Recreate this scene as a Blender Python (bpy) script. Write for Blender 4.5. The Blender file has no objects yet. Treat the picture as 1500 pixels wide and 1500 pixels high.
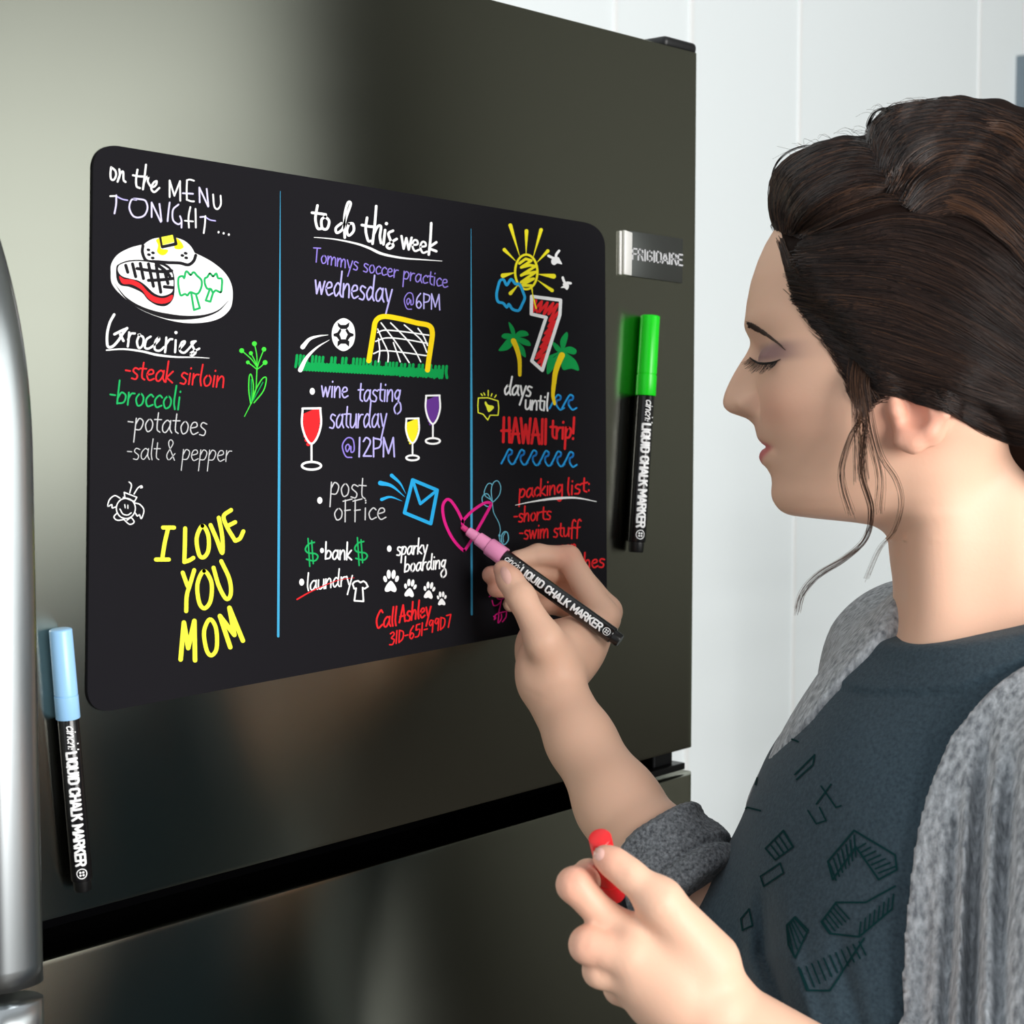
import bpy, bmesh, math, random
import numpy as np
from mathutils import Vector, Matrix
from mathutils.bvhtree import BVHTree
random.seed(7)
rng = np.random.default_rng(7)
scene = bpy.context.scene
COL = scene.collection

# ------------------------------------------------------------------ camera, light, exposure
YAW, PITCH, FPX = math.radians(41.2), math.radians(4.0), 2500.0
CAM = Vector((-0.589, -0.845, 1.5))
FWDH = Vector((math.cos(YAW), math.sin(YAW), 0))      # horizontal view direction (the fridge front runs along +x)
RIGHT = Vector((math.sin(YAW), -math.cos(YAW), 0))
UPV = Vector((0, 0, 1))
FWD = FWDH*math.cos(PITCH) - UPV*math.sin(PITCH)
CUP = UPV*math.cos(PITCH) + FWDH*math.sin(PITCH)

cam_d = bpy.data.cameras.new('camera')
cam = bpy.data.objects.new('camera', cam_d)
COL.objects.link(cam)
cam_d.sensor_width = 36.0
cam_d.lens = 36.0*FPX/1500.0
cam_d.clip_start = 0.05
cam.matrix_world = Matrix(((RIGHT.x, CUP.x, -FWD.x, CAM.x), (RIGHT.y, CUP.y, -FWD.y, CAM.y), (RIGHT.z, CUP.z, -FWD.z, CAM.z), (0, 0, 0, 1)))
cam_d.dof.use_dof = True
cam_d.dof.focus_distance = 1.12
cam_d.dof.aperture_fstop = 14.0
scene.camera = cam

world = bpy.data.worlds.new('room_daylight')
scene.world = world
world.use_nodes = True
bg = world.node_tree.nodes['Background']
bg.inputs[0].default_value = (0.93, 0.97, 1.0, 1)
bg.inputs[1].default_value = 0.62

def area_light(name, loc, target, sx, sy, power, color=(1, 1, 1)):
    d = bpy.data.lights.new(name, 'AREA')
    d.shape = 'RECTANGLE'; d.size = sx; d.size_y = sy; d.energy = power; d.color = color
    o = bpy.data.objects.new(name, d); COL.objects.link(o)
    o.location = loc
    o.rotation_euler = (Vector(target)-Vector(loc)).to_track_quat('-Z', 'Y').to_euler()
    return o
area_light('window_daylight', (-0.1, -3.24, 1.75), (0.1, 0.0, 1.55), 2.0, 1.7, 132, (1.0, 0.985, 0.96))
area_light('added_steel_light', (2.12, -3.24, 2.04), (2.12, 0, 2.04), 1.6, 3.2, 17.5, (0.97, 1.0, 0.93))  # unseen source, added so the left of the doors reflects brighter

scene.view_settings.view_transform = 'Standard'
scene.view_settings.look = 'None'
scene.view_settings.gamma = 1.0
scene.view_settings.use_curve_mapping = False
scene.view_settings.exposure = 0.16

# ------------------------------------------------------------------ helpers
def ray(px, py):
    return FWD + RIGHT*((px-750.0)/FPX) - CUP*((py-750.0)/FPX)
def onplane(px, py, y):                    # point of the plane at this y (the fridge front is y = 0)
    d = ray(px, py)
    return CAM + d*((y-CAM.y)/d.y)
def P(px, py, depth):
    return CAM + ray(px, py)*depth

def s2l(c):
    c = c/255.0
    return c/12.92 if c <= 0.04045 else ((c+0.055)/1.055)**2.4
def rgb(r, g, b):
    return (s2l(r), s2l(g), s2l(b), 1.0)

MATS = {}
def mat(name, col, rough=0.5, metal=0.0, spec=0.5, **kw):
    if name in MATS: return MATS[name]
    m = bpy.data.materials.new(name); m.use_nodes = True
    b = m.node_tree.nodes['Principled BSDF']
    b.inputs['Base Color'].default_value = col
    b.inputs['Roughness'].default_value = rough
    b.inputs['Metallic'].default_value = metal
    b.inputs['Specular IOR Level'].default_value = spec
    for k, v in kw.items():
        b.inputs[k].default_value = v
    MATS[name] = m
    return m
def nodes_of(m):
    return m.node_tree.nodes, m.node_tree.links, m.node_tree.nodes['Principled BSDF']
def noise_bump(m, scale, strength, dist=0.001, detail=4.0, stretch=None):
    n, l, b = nodes_of(m)
    tc = n.new('ShaderNodeTexCoord'); nz = n.new('ShaderNodeTexNoise'); bp = n.new('ShaderNodeBump')
    mp = n.new('ShaderNodeMapping')
    if stretch: mp.inputs['Scale'].default_value = stretch
    l.new(tc.outputs['Object'], mp.inputs['Vector']); l.new(mp.outputs[0], nz.inputs['Vector'])
    nz.inputs['Scale'].default_value = scale; nz.inputs['Detail'].default_value = detail
    bp.inputs['Strength'].default_value = strength; bp.inputs['Distance'].default_value = dist
    l.new(nz.outputs['Fac'], bp.inputs['Height']); l.new(bp.outputs[0], b.inputs['Normal'])
    return m
def noise_color(m, scale, c0, c1, lo=0.35, hi=0.65, detail=6.0, stretch=None):
    n, l, b = nodes_of(m)
    tc = n.new('ShaderNodeTexCoord'); nz = n.new('ShaderNodeTexNoise'); mp = n.new('ShaderNodeMapping'); cr = n.new('ShaderNodeValToRGB')
    if stretch: mp.inputs['Scale'].default_value = stretch
    l.new(tc.outputs['Object'], mp.inputs['Vector']); l.new(mp.outputs[0], nz.inputs['Vector'])
    nz.inputs['Scale'].default_value = scale; nz.inputs['Detail'].default_value = detail
    cr.color_ramp.elements[0].position = lo; cr.color_ramp.elements[0].color = c0
    cr.color_ramp.elements[1].position = hi; cr.color_ramp.elements[1].color = c1
    l.new(nz.outputs['Fac'], cr.inputs[0]); l.new(cr.outputs[0], b.inputs['Base Color'])
    return m

def link_mesh(name, verts, faces, mats, parent=None, smooth=True, matidx=None):
    me = bpy.data.meshes.new(name)
    me.from_pydata([tuple(v) for v in verts], [], [tuple(f) for f in faces])
    if not isinstance(mats, (list, tuple)): mats = [mats]
    for m in mats: me.materials.append(m)
    if matidx is not None: me.polygons.foreach_set('material_index', matidx)
    if smooth: me.polygons.foreach_set('use_smooth', [True]*len(me.polygons))
    me.update()
    o = bpy.data.objects.new(name, me); COL.objects.link(o)
    if parent is not None:
        o.parent = parent
        o.matrix_parent_inverse = parent.matrix_basis.inverted()
    return o
def link_bm(name, bm, mats, parent=None, smooth=False):
    me = bpy.data.meshes.new(name); bm.to_mesh(me); bm.free()
    if not isinstance(mats, (list, tuple)): mats = [mats]
    for m in mats: me.materials.append(m)
    if smooth: me.polygons.foreach_set('use_smooth', [True]*len(me.polygons))
    o = bpy.data.objects.new(name, me); COL.objects.link(o)
    if parent is not None:
        o.parent = parent
        o.matrix_parent_inverse = parent.matrix_basis.inverted()
    return o
def smooth_by_angle(o, ang=35):
    me = o.data
    me.polygons.foreach_set('use_smooth', [True]*len(me.polygons))
    bm = bmesh.new(); bm.from_mesh(me)
    for e in bm.edges:
        if len(e.link_faces) == 2 and e.calc_face_angle() > math.radians(ang): e.smooth = False
    bm.to_mesh(me); bm.free()
    return o
def bm_box(bm, lo, hi, bevel=0.0, seg=3, mi=0):
    r = bmesh.ops.create_cube(bm, size=1.0)
    vs = r['verts']
    lo, hi = Vector(lo), Vector(hi)
    c, s = (lo+hi)/2, hi-lo
    for v in vs: v.co = Vector((c.x+v.co.x*s.x, c.y+v.co.y*s.y, c.z+v.co.z*s.z))
    fs = list({f for v in vs for f in v.link_faces})
    if bevel > 0:
        es = list({e for v in vs for e in v.link_edges})
        rr = bmesh.ops.bevel(bm, geom=es, offset=bevel, segments=seg, affect='EDGES', profile=0.5)
        fs = [f for f in bm.faces if f in set(rr['faces']) or f in set(fs)]
    for f in bm.faces:
        if f.is_valid and f in set(fs): f.material_index = mi
def box(name, lo, hi, m, parent=None, bevel=0.0, seg=3):
    bm = bmesh.new(); bm_box(bm, lo, hi, bevel, seg)
    o = link_bm(name, bm, m, parent)
    if bevel > 0: smooth_by_angle(o, 40)
    return o
def tag(o, label=None, cat=None, group=None, kind=None):
    if label: o['label'] = label
    if cat: o['category'] = cat
    if group: o['group'] = group
    if kind: o['kind'] = kind
    return o
def empty(name, loc):
    o = bpy.data.objects.new(name, None); COL.objects.link(o); o.location = loc
    o.empty_display_size = 0.05
    return o
def lathe(A, B, prof, seg=32):
    """profile [(t along A->B in metres, radius)], closed with caps."""
    A, B = Vector(A), Vector(B)
    ax = (B-A).normalized()
    e1 = ax.orthogonal().normalized(); e2 = ax.cross(e1)
    vs, fs = [], []
    for t, r in prof:
        for k in range(seg):
            a = 2*math.pi*k/seg
            vs.append(A+ax*t+(e1*math.cos(a)+e2*math.sin(a))*r)
    n = len(prof)
    for i in range(n-1):
        for k in range(seg):
            k2 = (k+1) % seg
            fs.append((i*seg+k, i*seg+k2, (i+1)*seg+k2, (i+1)*seg+k))
    fs.append(tuple(reversed(range(seg)))); fs.append(tuple((n-1)*seg+k for k in range(seg)))
    return vs, fs

# ------------------------------------------------------------------ setting
M_WALL = noise_bump(mat('white_wall_paint', rgb(244, 250, 252), 0.55, spec=0.3), 60, 0.03)
M_FLOOR = mat('dark_floor', rgb(64, 58, 52), 0.5)
M_DARKWALL = noise_color(mat('dark_olive_wall_paint', rgb(58, 58, 54), 0.6), 3, rgb(52, 53, 49), rgb(62, 61, 56))
M_CEIL = mat('ceiling_paint', rgb(225, 225, 222), 0.7)
M_TRIM = mat('white_gloss_trim', rgb(250, 252, 252), 0.3)

tag(box('floor', (-3.0, -3.5, -0.05), (3.6, 0.9, 0.0), M_FLOOR), 'dark kitchen floor under the refrigerator', 'floor', kind='structure')
YB = 0.75
def wx(px):                                # x of the back wall seen at this column
    return onplane(px, 200, YB).x
tag(box('wall_back', (-3.0, YB, 0.0), (3.6, YB+0.1, 3.9), M_WALL), 'plain white wall behind the refrigerator', 'wall', kind='structure')
for i, (px, w, dy) in enumerate(((900, 0.010, 0.003), (1011, 0.012, 0.003), (1170, 0.010, 0.0025), (1432, 0.010, 0.0025))):
    x = wx(px)
    tag(box('trim_%d' % (i+1), (x-w/2, YB-dy, 0.0), (x+w/2, YB+0.002, 3.85), M_TRIM, bevel=0.0012), 'thin white vertical joint strip on the white wall', 'trim', kind='structure')
# front wall behind the camera; its second window is added to brighten the steel
YF = -3.2
WINS = ((-1.1, 0.9, 0.9, 2.6), (1.3, 2.94, 0.42, 3.65))
bm = bmesh.new()
for x0, x1 in ((-3.0, WINS[0][0]), (WINS[0][1], WINS[1][0]), (WINS[1][1], 3.6)): bm_box(bm, (x0, YF-0.1, 0), (x1, YF, 5.4))
for x0, x1, z0, z1 in WINS:
    bm_box(bm, (x0, YF-0.1, 0), (x1, YF, z0)); bm_box(bm, (x0, YF-0.1, z1), (x1, YF, 5.4))
tag(link_bm('wall_front', bm, M_DARKWALL), 'dark wall with a window and an added second one, facing the refrigerator', 'wall', kind='structure')
tag(box('wall_right', (3.6, YF-0.1, 0.0), (3.7, YB+0.1, 5.4), mat('grey_olive_wall_paint', rgb(108, 107, 98), 0.6)), 'dark side wall beyond the white wall', 'wall', kind='structure')
t = 0.05
for i, (x0, x1, z0, z1) in enumerate(WINS):
    bm = bmesh.new()
    bm_box(bm, (x0, YF-0.03, z0), (x0+t, YF+0.02, z1)); bm_box(bm, (x1-t, YF-0.03, z0), (x1, YF+0.02, z1))
    bm_box(bm, (x0+t, YF-0.03, z0), (x1-t, YF+0.02, z0+t)); bm_box(bm, (x0+t, YF-0.03, z1-t), (x1-t, YF+0.02, z1))
    tag(link_bm('window_%d' % (i+1), bm, M_TRIM), ('wide', 'narrow added')[i]+' white window frame in the dark front wall', 'window', kind='structure')

# picture frame on the white wall, cut by the right edge of the photo
c0, c1 = onplane(1488.5, 82, YB), onplane(1489.5, 168, YB)
FX, FZ1, FZ0 = c0.x, c0.z, c0.z-0.42
fr = empty('picture_frame', (FX+0.2, YB, FZ0)); tag(fr, 'grey picture frame on the white wall at the right edge', 'picture frame')
M_FRAME = mat('grey_blue_frame', rgb(120, 134, 144), 0.5)
bm = bmesh.new()
for lo, hi in (((FX, YB-0.02, FZ0), (FX+0.022, YB-0.0005, FZ1)), ((FX+0.36, YB-0.02, FZ0), (FX+0.382, YB-0.0005, FZ1)), ((FX+0.022, YB-0.02, FZ1-0.022), (FX+0.36, YB-0.0005, FZ1)), ((FX+0.022, YB-0.02, FZ0), (FX+0.36, YB-0.0005, FZ0+0.022))): bm_box(bm, lo, hi)
link_bm('frame', bm, M_FRAME, fr)
box('picture', (FX+0.02, YB-0.012, FZ0+0.02), (FX+0.362, YB-0.001, FZ1-0.02), noise_color(mat('slate_print', rgb(60, 76, 88), 0.6), 6, rgb(44, 60, 72), rgb(96, 110, 120)), fr)

# tall plant behind the woman, only a leaf shows past her neck
pb = P(1575, 700, 2.3)
plant = empty('potted_plant', (pb.x, pb.y, 0.0)); tag(plant, 'green leafy potted plant behind the woman at the right edge', 'plant')
vs, fs = lathe((pb.x, pb.y, 0.0), (pb.x, pb.y, 0.36), [(0, 0.11), (0.02, 0.125), (0.33, 0.165), (0.36, 0.17), (0.362, 0.155), (0.33, 0.15)], 28)
link_mesh('pot', vs, fs, mat('white_ceramic_pot', rgb(228, 228, 224), 0.35), plant)
vs, fs = lathe((pb.x, pb.y, 0.3), (pb.x+0.01, pb.y, 1.35), [(0, 0.012), (0.6, 0.009), (1.05, 0.005)], 10)
link_mesh('stem', vs, fs, mat('plant_stem', rgb(70, 96, 48), 0.6), plant)
vs, fs = [], []
rl = random.Random(3)
for k in range(46):
    zz = 0.62+0.80*k/46; an = k*2.4; ln = rl.uniform(0.13, 0.20); base = Vector((pb.x, pb.y, zz)); dr = Vector((math.cos(an), math.sin(an), rl.uniform(0.25, 0.7))).normalized()
    sd = dr.cross(UPV).normalized(); b0 = len(vs)
    for i in range(7):
        t_ = i/6; w_ = 0.034*math.sin(math.pi*min(1, t_*0.96+0.03))**0.8
        c_ = base+dr*(0.02+ln*t_)-UPV*(0.06*t_*t_)
        vs += [c_-sd*w_+UPV*0.006*(w_/0.034), c_, c_+sd*w_+UPV*0.006*(w_/0.034)]
    for i in range(6):
        for j in range(2): fs.append((b0+i*3+j, b0+i*3+j+1, b0+i*3+j+4, b0+i*3+j+3))
link_mesh('foliage', vs, fs, noise_color(mat('green_leaf', rgb(52, 110, 50), 0.45), 30, rgb(40, 96, 42), rgb(84, 146, 70)), plant)

# ------------------------------------------------------------------ refrigerator
def satin_steel(name, col, rough, aniso):
    m = bpy.data.materials.new(name); m.use_nodes = True
    n, l = m.node_tree.nodes, m.node_tree.links
    n.remove(n['Principled BSDF'])
    gl = n.new('ShaderNodeBsdfAnisotropic'); gl.distribution = 'BECKMANN'
    gl.inputs['Color'].default_value = col; gl.inputs['Anisotropy'].default_value = aniso
    tg = n.new('ShaderNodeTangent'); tg.direction_type = 'RADIAL'; tg.axis = 'Z'
    l.new(tg.outputs[0], gl.inputs['Tangent'])
    tc = n.new('ShaderNodeTexCoord'); mp = n.new('ShaderNodeMapping'); nz = n.new('ShaderNodeTexNoise'); mr = n.new('ShaderNodeMapRange')
    mp.inputs['Scale'].default_value = (1.0, 1.0, 40.0); nz.inputs['Scale'].default_value = 1.0
    l.new(tc.outputs['Object'], mp.inputs['Vector']); l.new(mp.outputs[0], nz.inputs['Vector'])
    mr.inputs['To Min'].default_value = rough-0.006; mr.inputs['To Max'].default_value = rough+0.006
    l.new(nz.outputs['Fac'], mr.inputs['Value']); l.new(mr.outputs[0], gl.inputs['Roughness'])
    l.new(gl.outputs[0], n['Material Output'].inputs['Surface'])
    return m
M_STEEL = satin_steel('brushed_stainless_steel', rgb(166, 167, 156), 0.27, 0.6)
M_HANDLE = mat('satin_aluminium', rgb(196, 202, 205), 0.3, metal=1.0)
M_BLACKP = mat('black_plastic', rgb(16, 16, 18), 0.45)
M_GASKET = mat('black_rubber_gasket', rgb(5, 5, 6), 0.9, spec=0.0)
M_CHROME = mat('bright_satin_metal', rgb(246, 244, 240), 0.5, metal=0.35)
M_CABINET = mat('grey_painted_steel', rgb(96, 97, 95), 0.5)
M_BADGE = mat('badge_grey', rgb(92, 94, 92), 0.35, metal=0.8)

XR = onplane(1028, 575, 0).x                  # right edge of the doors
ZT = onplane(965, 61, 0).z                    # top edge of the upper door
ZG1 = onplane(300, 1289, 0).z                 # gap between the doors
ZG0 = onplane(300, 1339, 0).z
XL = XR-0.79
fridge = empty('refrigerator', ((XL+XR)/2, 0.35, 0.0))
tag(fridge, 'brushed stainless steel top-freezer refrigerator with vertical door handles', 'refrigerator')
box('cabinet', (XL+0.004, 0.062, 0.03), (XR-0.006, 0.70, ZT-0.012), M_CABINET, fridge, 0.004)
def door(name, z0, z1):
    # slab with a rounded right and left vertical edge
    R = 0.017
    prof = [(XL, 0.058)]
    for k in range(0, 9):
        a = math.radians(180+90*k/8); prof.append((XL+R+R*math.cos(a), R+R*math.sin(a)))
    for k in range(0, 9):
        a = math.radians(270+90*k/8); prof.append((XR-R+R*math.cos(a), R+R*math.sin(a)))
    prof.append((XR, 0.058))
    e = 0.0035
    vs, fs = [], []
    cx, cy = (XL+XR)/2, 0.03
    rings = [(z0, e), (z0+e*0.3, e*0.3), (z0+e, 0), (z1-e, 0), (z1-e*0.3, e*0.3), (z1, e)]
    for z, ins in rings:
        for x, y in prof:
            xx = min(max(x, XL+ins), XR-ins); yy = max(y, ins) if y < 0.05 else y
            vs.append((xx, yy, z))
    n = len(prof)
    for i in range(len(rings)-1):
        for k in range(n):
            k2 = (k+1) % n
            fs.append((i*n+k, i*n+k2, (i+1)*n+k2, (i+1)*n+k))
    fs.append(tuple(reversed(range(n)))); fs.append(tuple((len(rings)-1)*n+k for k in range(n)))
    o = link_mesh(name, vs, fs, M_STEEL, fridge)
    smooth_by_angle(o, 40)
    return o
upper = door('freezer_door', ZG1, ZT)
lower = door('lower_door', 0.09, ZG0)
box('door_gasket', (XL+0.01, 0.05, ZG0-0.02), (XR-0.012, 0.0635, ZG1+0.02), M_GASKET, fridge)
box('kick_plate', (XL+0.02, 0.03, 0.0), (XR-0.02, 0.10, 0.085), M_BLACKP, fridge, 0.004)

def handle(name, z0, z1, bend_top, bend_bot):
    xc, hw, out = -0.0878, 0.0175, 0.046      # D section bar, its outer face `out` from the door
    N = 40; S = 20; vs, fs = [], []
    L = z1-z0
    for i in range(N+1):
        t = i/N
        z = z0+L*t
        o_ = out
        if bend_top:
            q = max(0.0, min(1.0, (z-(z1-0.15))/0.15)); o_ = out*(1-q**2.2)+0.002
        if bend_bot:
            q = max(0.0, min(1.0, ((z0+0.15)-z)/0.15)); o_ = o_*(1-q**2.2)+0.002
        for k in range(S):
            a = 2*math.pi*k/S
            cx, sy = math.cos(a), math.sin(a)
            x = xc+hw*math.copysign(abs(cx)**0.75, cx)
            th = 0.013
            y = -o_+th*0.2+th*math.copysign(abs(sy)**0.8, sy)
            vs.append((x, min(y, -0.0003), z))
    for i in range(N):
        for k in range(S):
            k2 = (k+1) % S
            fs.append((i*S+k, i*S+k2, (i+1)*S+k2, (i+1)*S+k))
    fs.append(tuple(reversed(range(S)))); fs.append(tuple(N*S+k for k in range(S)))
    h = link_mesh(name, vs, fs, M_HANDLE, fridge)
    # solid end foot that carries the straight end of the bar
    zf = z0 if bend_top else z1
    sg = 1 if bend_top else -1
    bm = bmesh.new()
    bm_box(bm, (xc-hw*0.9, -out+0.008, min(zf+sg*0.002, zf+sg*0.045)), (xc+hw*0.9, -0.0002, max(zf+sg*0.002, zf+sg*0.045)), 0.004)
    f = link_bm('handle_foot', bm, M_HANDLE, h); smooth_by_angle(f)
    return h
ZH = onplane(62, 1432, -0.05).z
handle('door_handle', ZH, onplane(0, 268, -0.012).z, True, False)
handle('door_handle', ZH-0.75, onplane(60, 1458, -0.05).z, False, True)
# hinge cover on top, middle hinge between the doors
bm = bmesh.new()
bm_box(bm, (XR-0.050, 0.004, ZT-0.001), (XR-0.004, 0.12, ZT+0.0085), 0.004, 4)
hc = link_bm('hinge_cover', bm, M_BLACKP, fridge); smooth_by_angle(hc)
bm = bmesh.new()
bm_box(bm, (XR-0.10, 0.006, ZG0+0.003), (XR-0.012, 0.066, ZG0+0.009), 0.001)
bm_box(bm, (XR-0.05, 0.012, ZG0+0.008), (XR-0.022, 0.05, ZG1+0.001), 0.002)
link_bm('hinge', bm, mat('dark_hinge_metal', rgb(40, 40, 42), 0.35, metal=0.9), fridge)
# brand badge: plate, bright bar, raised letters
def quad_slab(name, pix, y0, y1, m, parent, bev=0.0):
    pts = [onplane(px, py, 0) for px, py in pix]
    vs = [(p.x, y0, p.z) for p in pts]+[(p.x, y1, p.z) for p in pts]
    n = len(pts)
    fs = [tuple(range(n)), tuple(reversed(range(n, 2*n)))]+[(i, i+n, (i+1) % n+n, (i+1) % n) for i in range(n)]
    bm = bmesh.new()
    bv = [bm.verts.new(v) for v in vs]
    for f in fs: bm.faces.new([bv[i] for i in f])
    bmesh.ops.recalc_face_normals(bm, faces=bm.faces)
    if bev: bmesh.ops.bevel(bm, geom=list(bm.edges), offset=bev, segments=2, affect='EDGES', profile=0.5)
    o = link_bm(name, bm, m, parent); smooth_by_angle(o)
    return o
badge = quad_slab('badge', ((921, 338), (999, 350), (998, 415), (920, 404)), -0.0012, 0.0, M_BADGE, fridge, 0.0004)
quad_slab('chrome_bar', ((911.5, 337), (923, 341), (922, 404), (911, 402)), -0.0026, -0.0001, M_CHROME, badge, 0.0006)
quad_slab('chrome_bar', ((906, 338), (909, 338.5), (908.5, 402.5), (905.5, 402)), -0.0018, -0.0001, M_CHROME, badge, 0.0004)

# ------------------------------------------------------------------ chalkboard sheet on the door, with everything drawn on it
BOARD_T = 0.0016
M_BOARD = mat('matte_black_board', rgb(25, 24, 28), 0.8, spec=0.08)
def ink(name, c, **kw): return mat('ink_'+name, rgb(*c), 0.6, spec=0.15)
INK = {'W': ink('white', (252, 252, 252)), 'g': ink('grey', (196, 196, 198)), 'l': ink('lilac', (186, 178, 240)), 'v': ink('violet', (142, 124, 214)),
       'R': ink('red', (236, 36, 42)), 'G': ink('green', (0, 158, 76)), 'E': ink('emerald', (24, 172, 92)), 'L': ink('leaf_green', (66, 214, 62)),
       'B': ink('blue', (40, 172, 232)), 'S': ink('sky_blue', (112, 190, 214)), 'D': ink('line_blue', (64, 164, 208)), 'Y': ink('yellow', (254, 240, 40)),
       'O': ink('golden', (254, 218, 18)), 'N': ink('lemon', (252, 254, 66)), 'P': ink('pink', (230, 30, 138)), 'U': ink('purple', (104, 54, 148)),
       'K': ink('black', (20, 18, 22)), 'V': ink('deep_blue', (20, 118, 196)), 'Q': ink('pale_lilac', (214, 208, 246))}
INK_ORDER = list(INK)

def catmull(pts, closed=False, sub=6):
    pts = [np.array(p, float) for p in pts]
    n = len(pts)
    if n < 3: return pts
    out = []
    rngi = range(n if closed else n-1)
    for i in rngi:
        p1, p2 = pts[i], pts[(i+1) % n]
        p0 = pts[i-1] if (closed or i > 0) else 2*p1-p2
        p3 = pts[(i+2) % n] if (closed or i+2 < n) else 2*p2-p1
        for k in range(sub):
            t = k/sub
            out.append(0.5*((2*p1)+(-p0+p2)*t+(2*p0-5*p1+4*p2-p3)*t*t+(-p0+3*p1-3*p2+p3)*t**3))
    if not closed: out.append(pts[-1])
    return out

class Ink:
    """collects strokes and fills given in photo pixels and lays them on the sheet, each one a hair above the last"""
    def __init__(self, frame=None, mapper=None):
        self.v, self.f, self.m = [], [], []
        self.n, self.lift, self.eps = 0, 0.0, 0.05
        self.fr = frame or (0, 0, 1)
        self.mapper = mapper
    def frame(self, ox, oy, s): self.fr = (ox, oy, s); return self
    def px(self, p): return (self.fr[0]+p[0]/self.fr[2], self.fr[1]+p[1]/self.fr[2])
    def _add(self, pts2, faces, c):
        self.n += 1
        y = -BOARD_T-0.00004-0.0000015*self.n-self.lift
        b = len(self.v)
        for p in pts2:
            if self.mapper: self.v.append(self.mapper(p))
            else:
                w = onplane(p[0], p[1], -BOARD_T); self.v.append((w.x, y, w.z))
        for f in faces:
            self.f.append(tuple(i+b for i in f)); self.m.append(INK_ORDER.index(c))
    def raw_stroke(self, pts, c, w0, w1=None, closed=False, wm=None):
        """pts in photo px, widths in photo px"""
        if w1 is None: w1 = w0
        P_ = [np.array(p, float) for p in pts]
        Q = [P_[0]]
        for p in P_[1:]:
            if np.hypot(*(p-Q[-1])) > self.eps: Q.append(p)
        n = len(Q)
        if n > 2 and not closed:             # cut the line at sharp corners, each piece gets round ends
            cuts = []
            for i in range(1, n-1):
                a = Q[i]-Q[i-1]; b = Q[i+1]-Q[i]
                if np.dot(a, b)/(np.hypot(*a)*np.hypot(*b)+1e-9) < 0.7: cuts.append(i)
            if cuts:
                D = [0.0]
                for i in range(1, n): D.append(D[-1]+np.hypot(*(Q[i]-Q[i-1])))
                def wat(i):
                    u = D[i]/D[-1]
                    if wm is not None: return w0+(wm-w0)*2*u if u < 0.5 else wm+(w1-wm)*(2*u-1)
                    return w0+(w1-w0)*u
                b0 = 0
                for c_ in cuts+[n-1]:
                    self.raw_stroke(Q[b0:c_+1], c, wat(b0), wat(c_)); b0 = c_
                return
        elif n > 2 and closed:
            if any(np.dot(Q[i]-Q[i-1], Q[(i+1) % n]-Q[i])/(np.hypot(*(Q[i]-Q[i-1]))*np.hypot(*(Q[(i+1) % n]-Q[i]))+1e-9) < 0.7 for i in range(n)):
                return self.raw_stroke(Q+[Q[0]], c, w0, w1, False, wm)
        if n < 2:
            return self.raw_disc(Q[0], c, w0/2, w0/2)
        L = [0.0]
        for i in range(1, n): L.append(L[-1]+np.hypot(*(Q[i]-Q[i-1])))
        vs, fs = [], []
        for i in range(n):
            if closed:
                a, b = Q[i-1], Q[(i+1) % n]
            else:
                a, b = Q[max(0, i-1)], Q[min(n-1, i+1)]
            d1 = Q[i]-a; d2 = b-Q[i]
            t = b-a; ln = np.hypot(*t)
            t = t/ln if ln > 1e-6 else np.array([1.0, 0])
            nrm = np.array([-t[1], t[0]])
            u = L[i]/L[-1]
            w = w0+(w1-w0)*u
            if wm is not None: w = (w0+(wm-w0)*(2*u) if u < 0.5 else wm+(w1-wm)*(2*u-1))
            vs.append(Q[i]+nrm*w/2); vs.append(Q[i]-nrm*w/2)
        for i in range(n-1): fs.append((2*i, 2*i+1, 2*i+3, 2*i+2))
        if closed: fs.append((2*n-2, 2*n-1, 1, 0))
        else:
            for i, sgn in ((0, -1), (n-1, 1)):
                w = w0 if i == 0 else w1
                if w < self.eps*8: continue
                t = (Q[min(n-1, i+1)]-Q[max(0, i-1)]); t = t/(np.hypot(*t)+1e-9)*sgn
                nr = np.array([-t[1], t[0]])
                base = len(vs); vs.append(Q[i])
                for k in range(7):
                    an = math.pi*(k/6-0.5)
                    vs.append(Q[i]+(t*math.cos(an)+nr*math.sin(an))*w/2)
                for k in range(6): fs.append((base, base+1+k, base+2+k))
        # sharp corners: a disc at every strong bend
        for i in range(1, n-1):
            a = Q[i]-Q[i-1]; b = Q[i+1]-Q[i]
            ca = np.dot(a, b)/(np.hypot(*a)*np.hypot(*b)+1e-9)
            if ca < 0.75:
                w = w0+(w1-w0)*L[i]/L[-1]
                base = len(vs); vs.append(Q[i])
                for k in range(10):
                    an = 2*math.pi*k/10; vs.append(Q[i]+np.array([math.cos(an), math.sin(an)])*w/2)
                for k in range(10): fs.append((base, base+1+k, base+1+(k+1) % 10))
        self._add(vs, fs, c)
    def raw_disc(self, p, c, rx, ry=None, rot=0.0, n=18):
        ry = ry or rx
        vs = [np.array(p, float)]
        for k in range(n):
            a = 2*math.pi*k/n
            x, y = rx*math.cos(a), ry*math.sin(a)
            vs.append(np.array([p[0]+x*math.cos(rot)-y*math.sin(rot), p[1]+x*math.sin(rot)+y*math.cos(rot)]))
        self._add(vs, [(0, 1+k, 1+(k+1) % n) for k in range(n)], c)
    # frame-relative versions (widths in zoomed units too)
    def s(self, c, w, pts, w1=None, closed=False, curve=True, wm=None):
        if c == 'K': w, w1, wm = w*1.35, (None if w1 is None else w1*1.35), (None if wm is None else wm*1.35)
        pts = [self.px(p) for p in pts]; s_ = self.fr[2]
        if curve: pts = catmull(pts, closed)
        self.raw_stroke(pts, c, w/s_, None if w1 is None else w1/s_, closed, None if wm is None else wm/s_)
        return self
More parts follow.
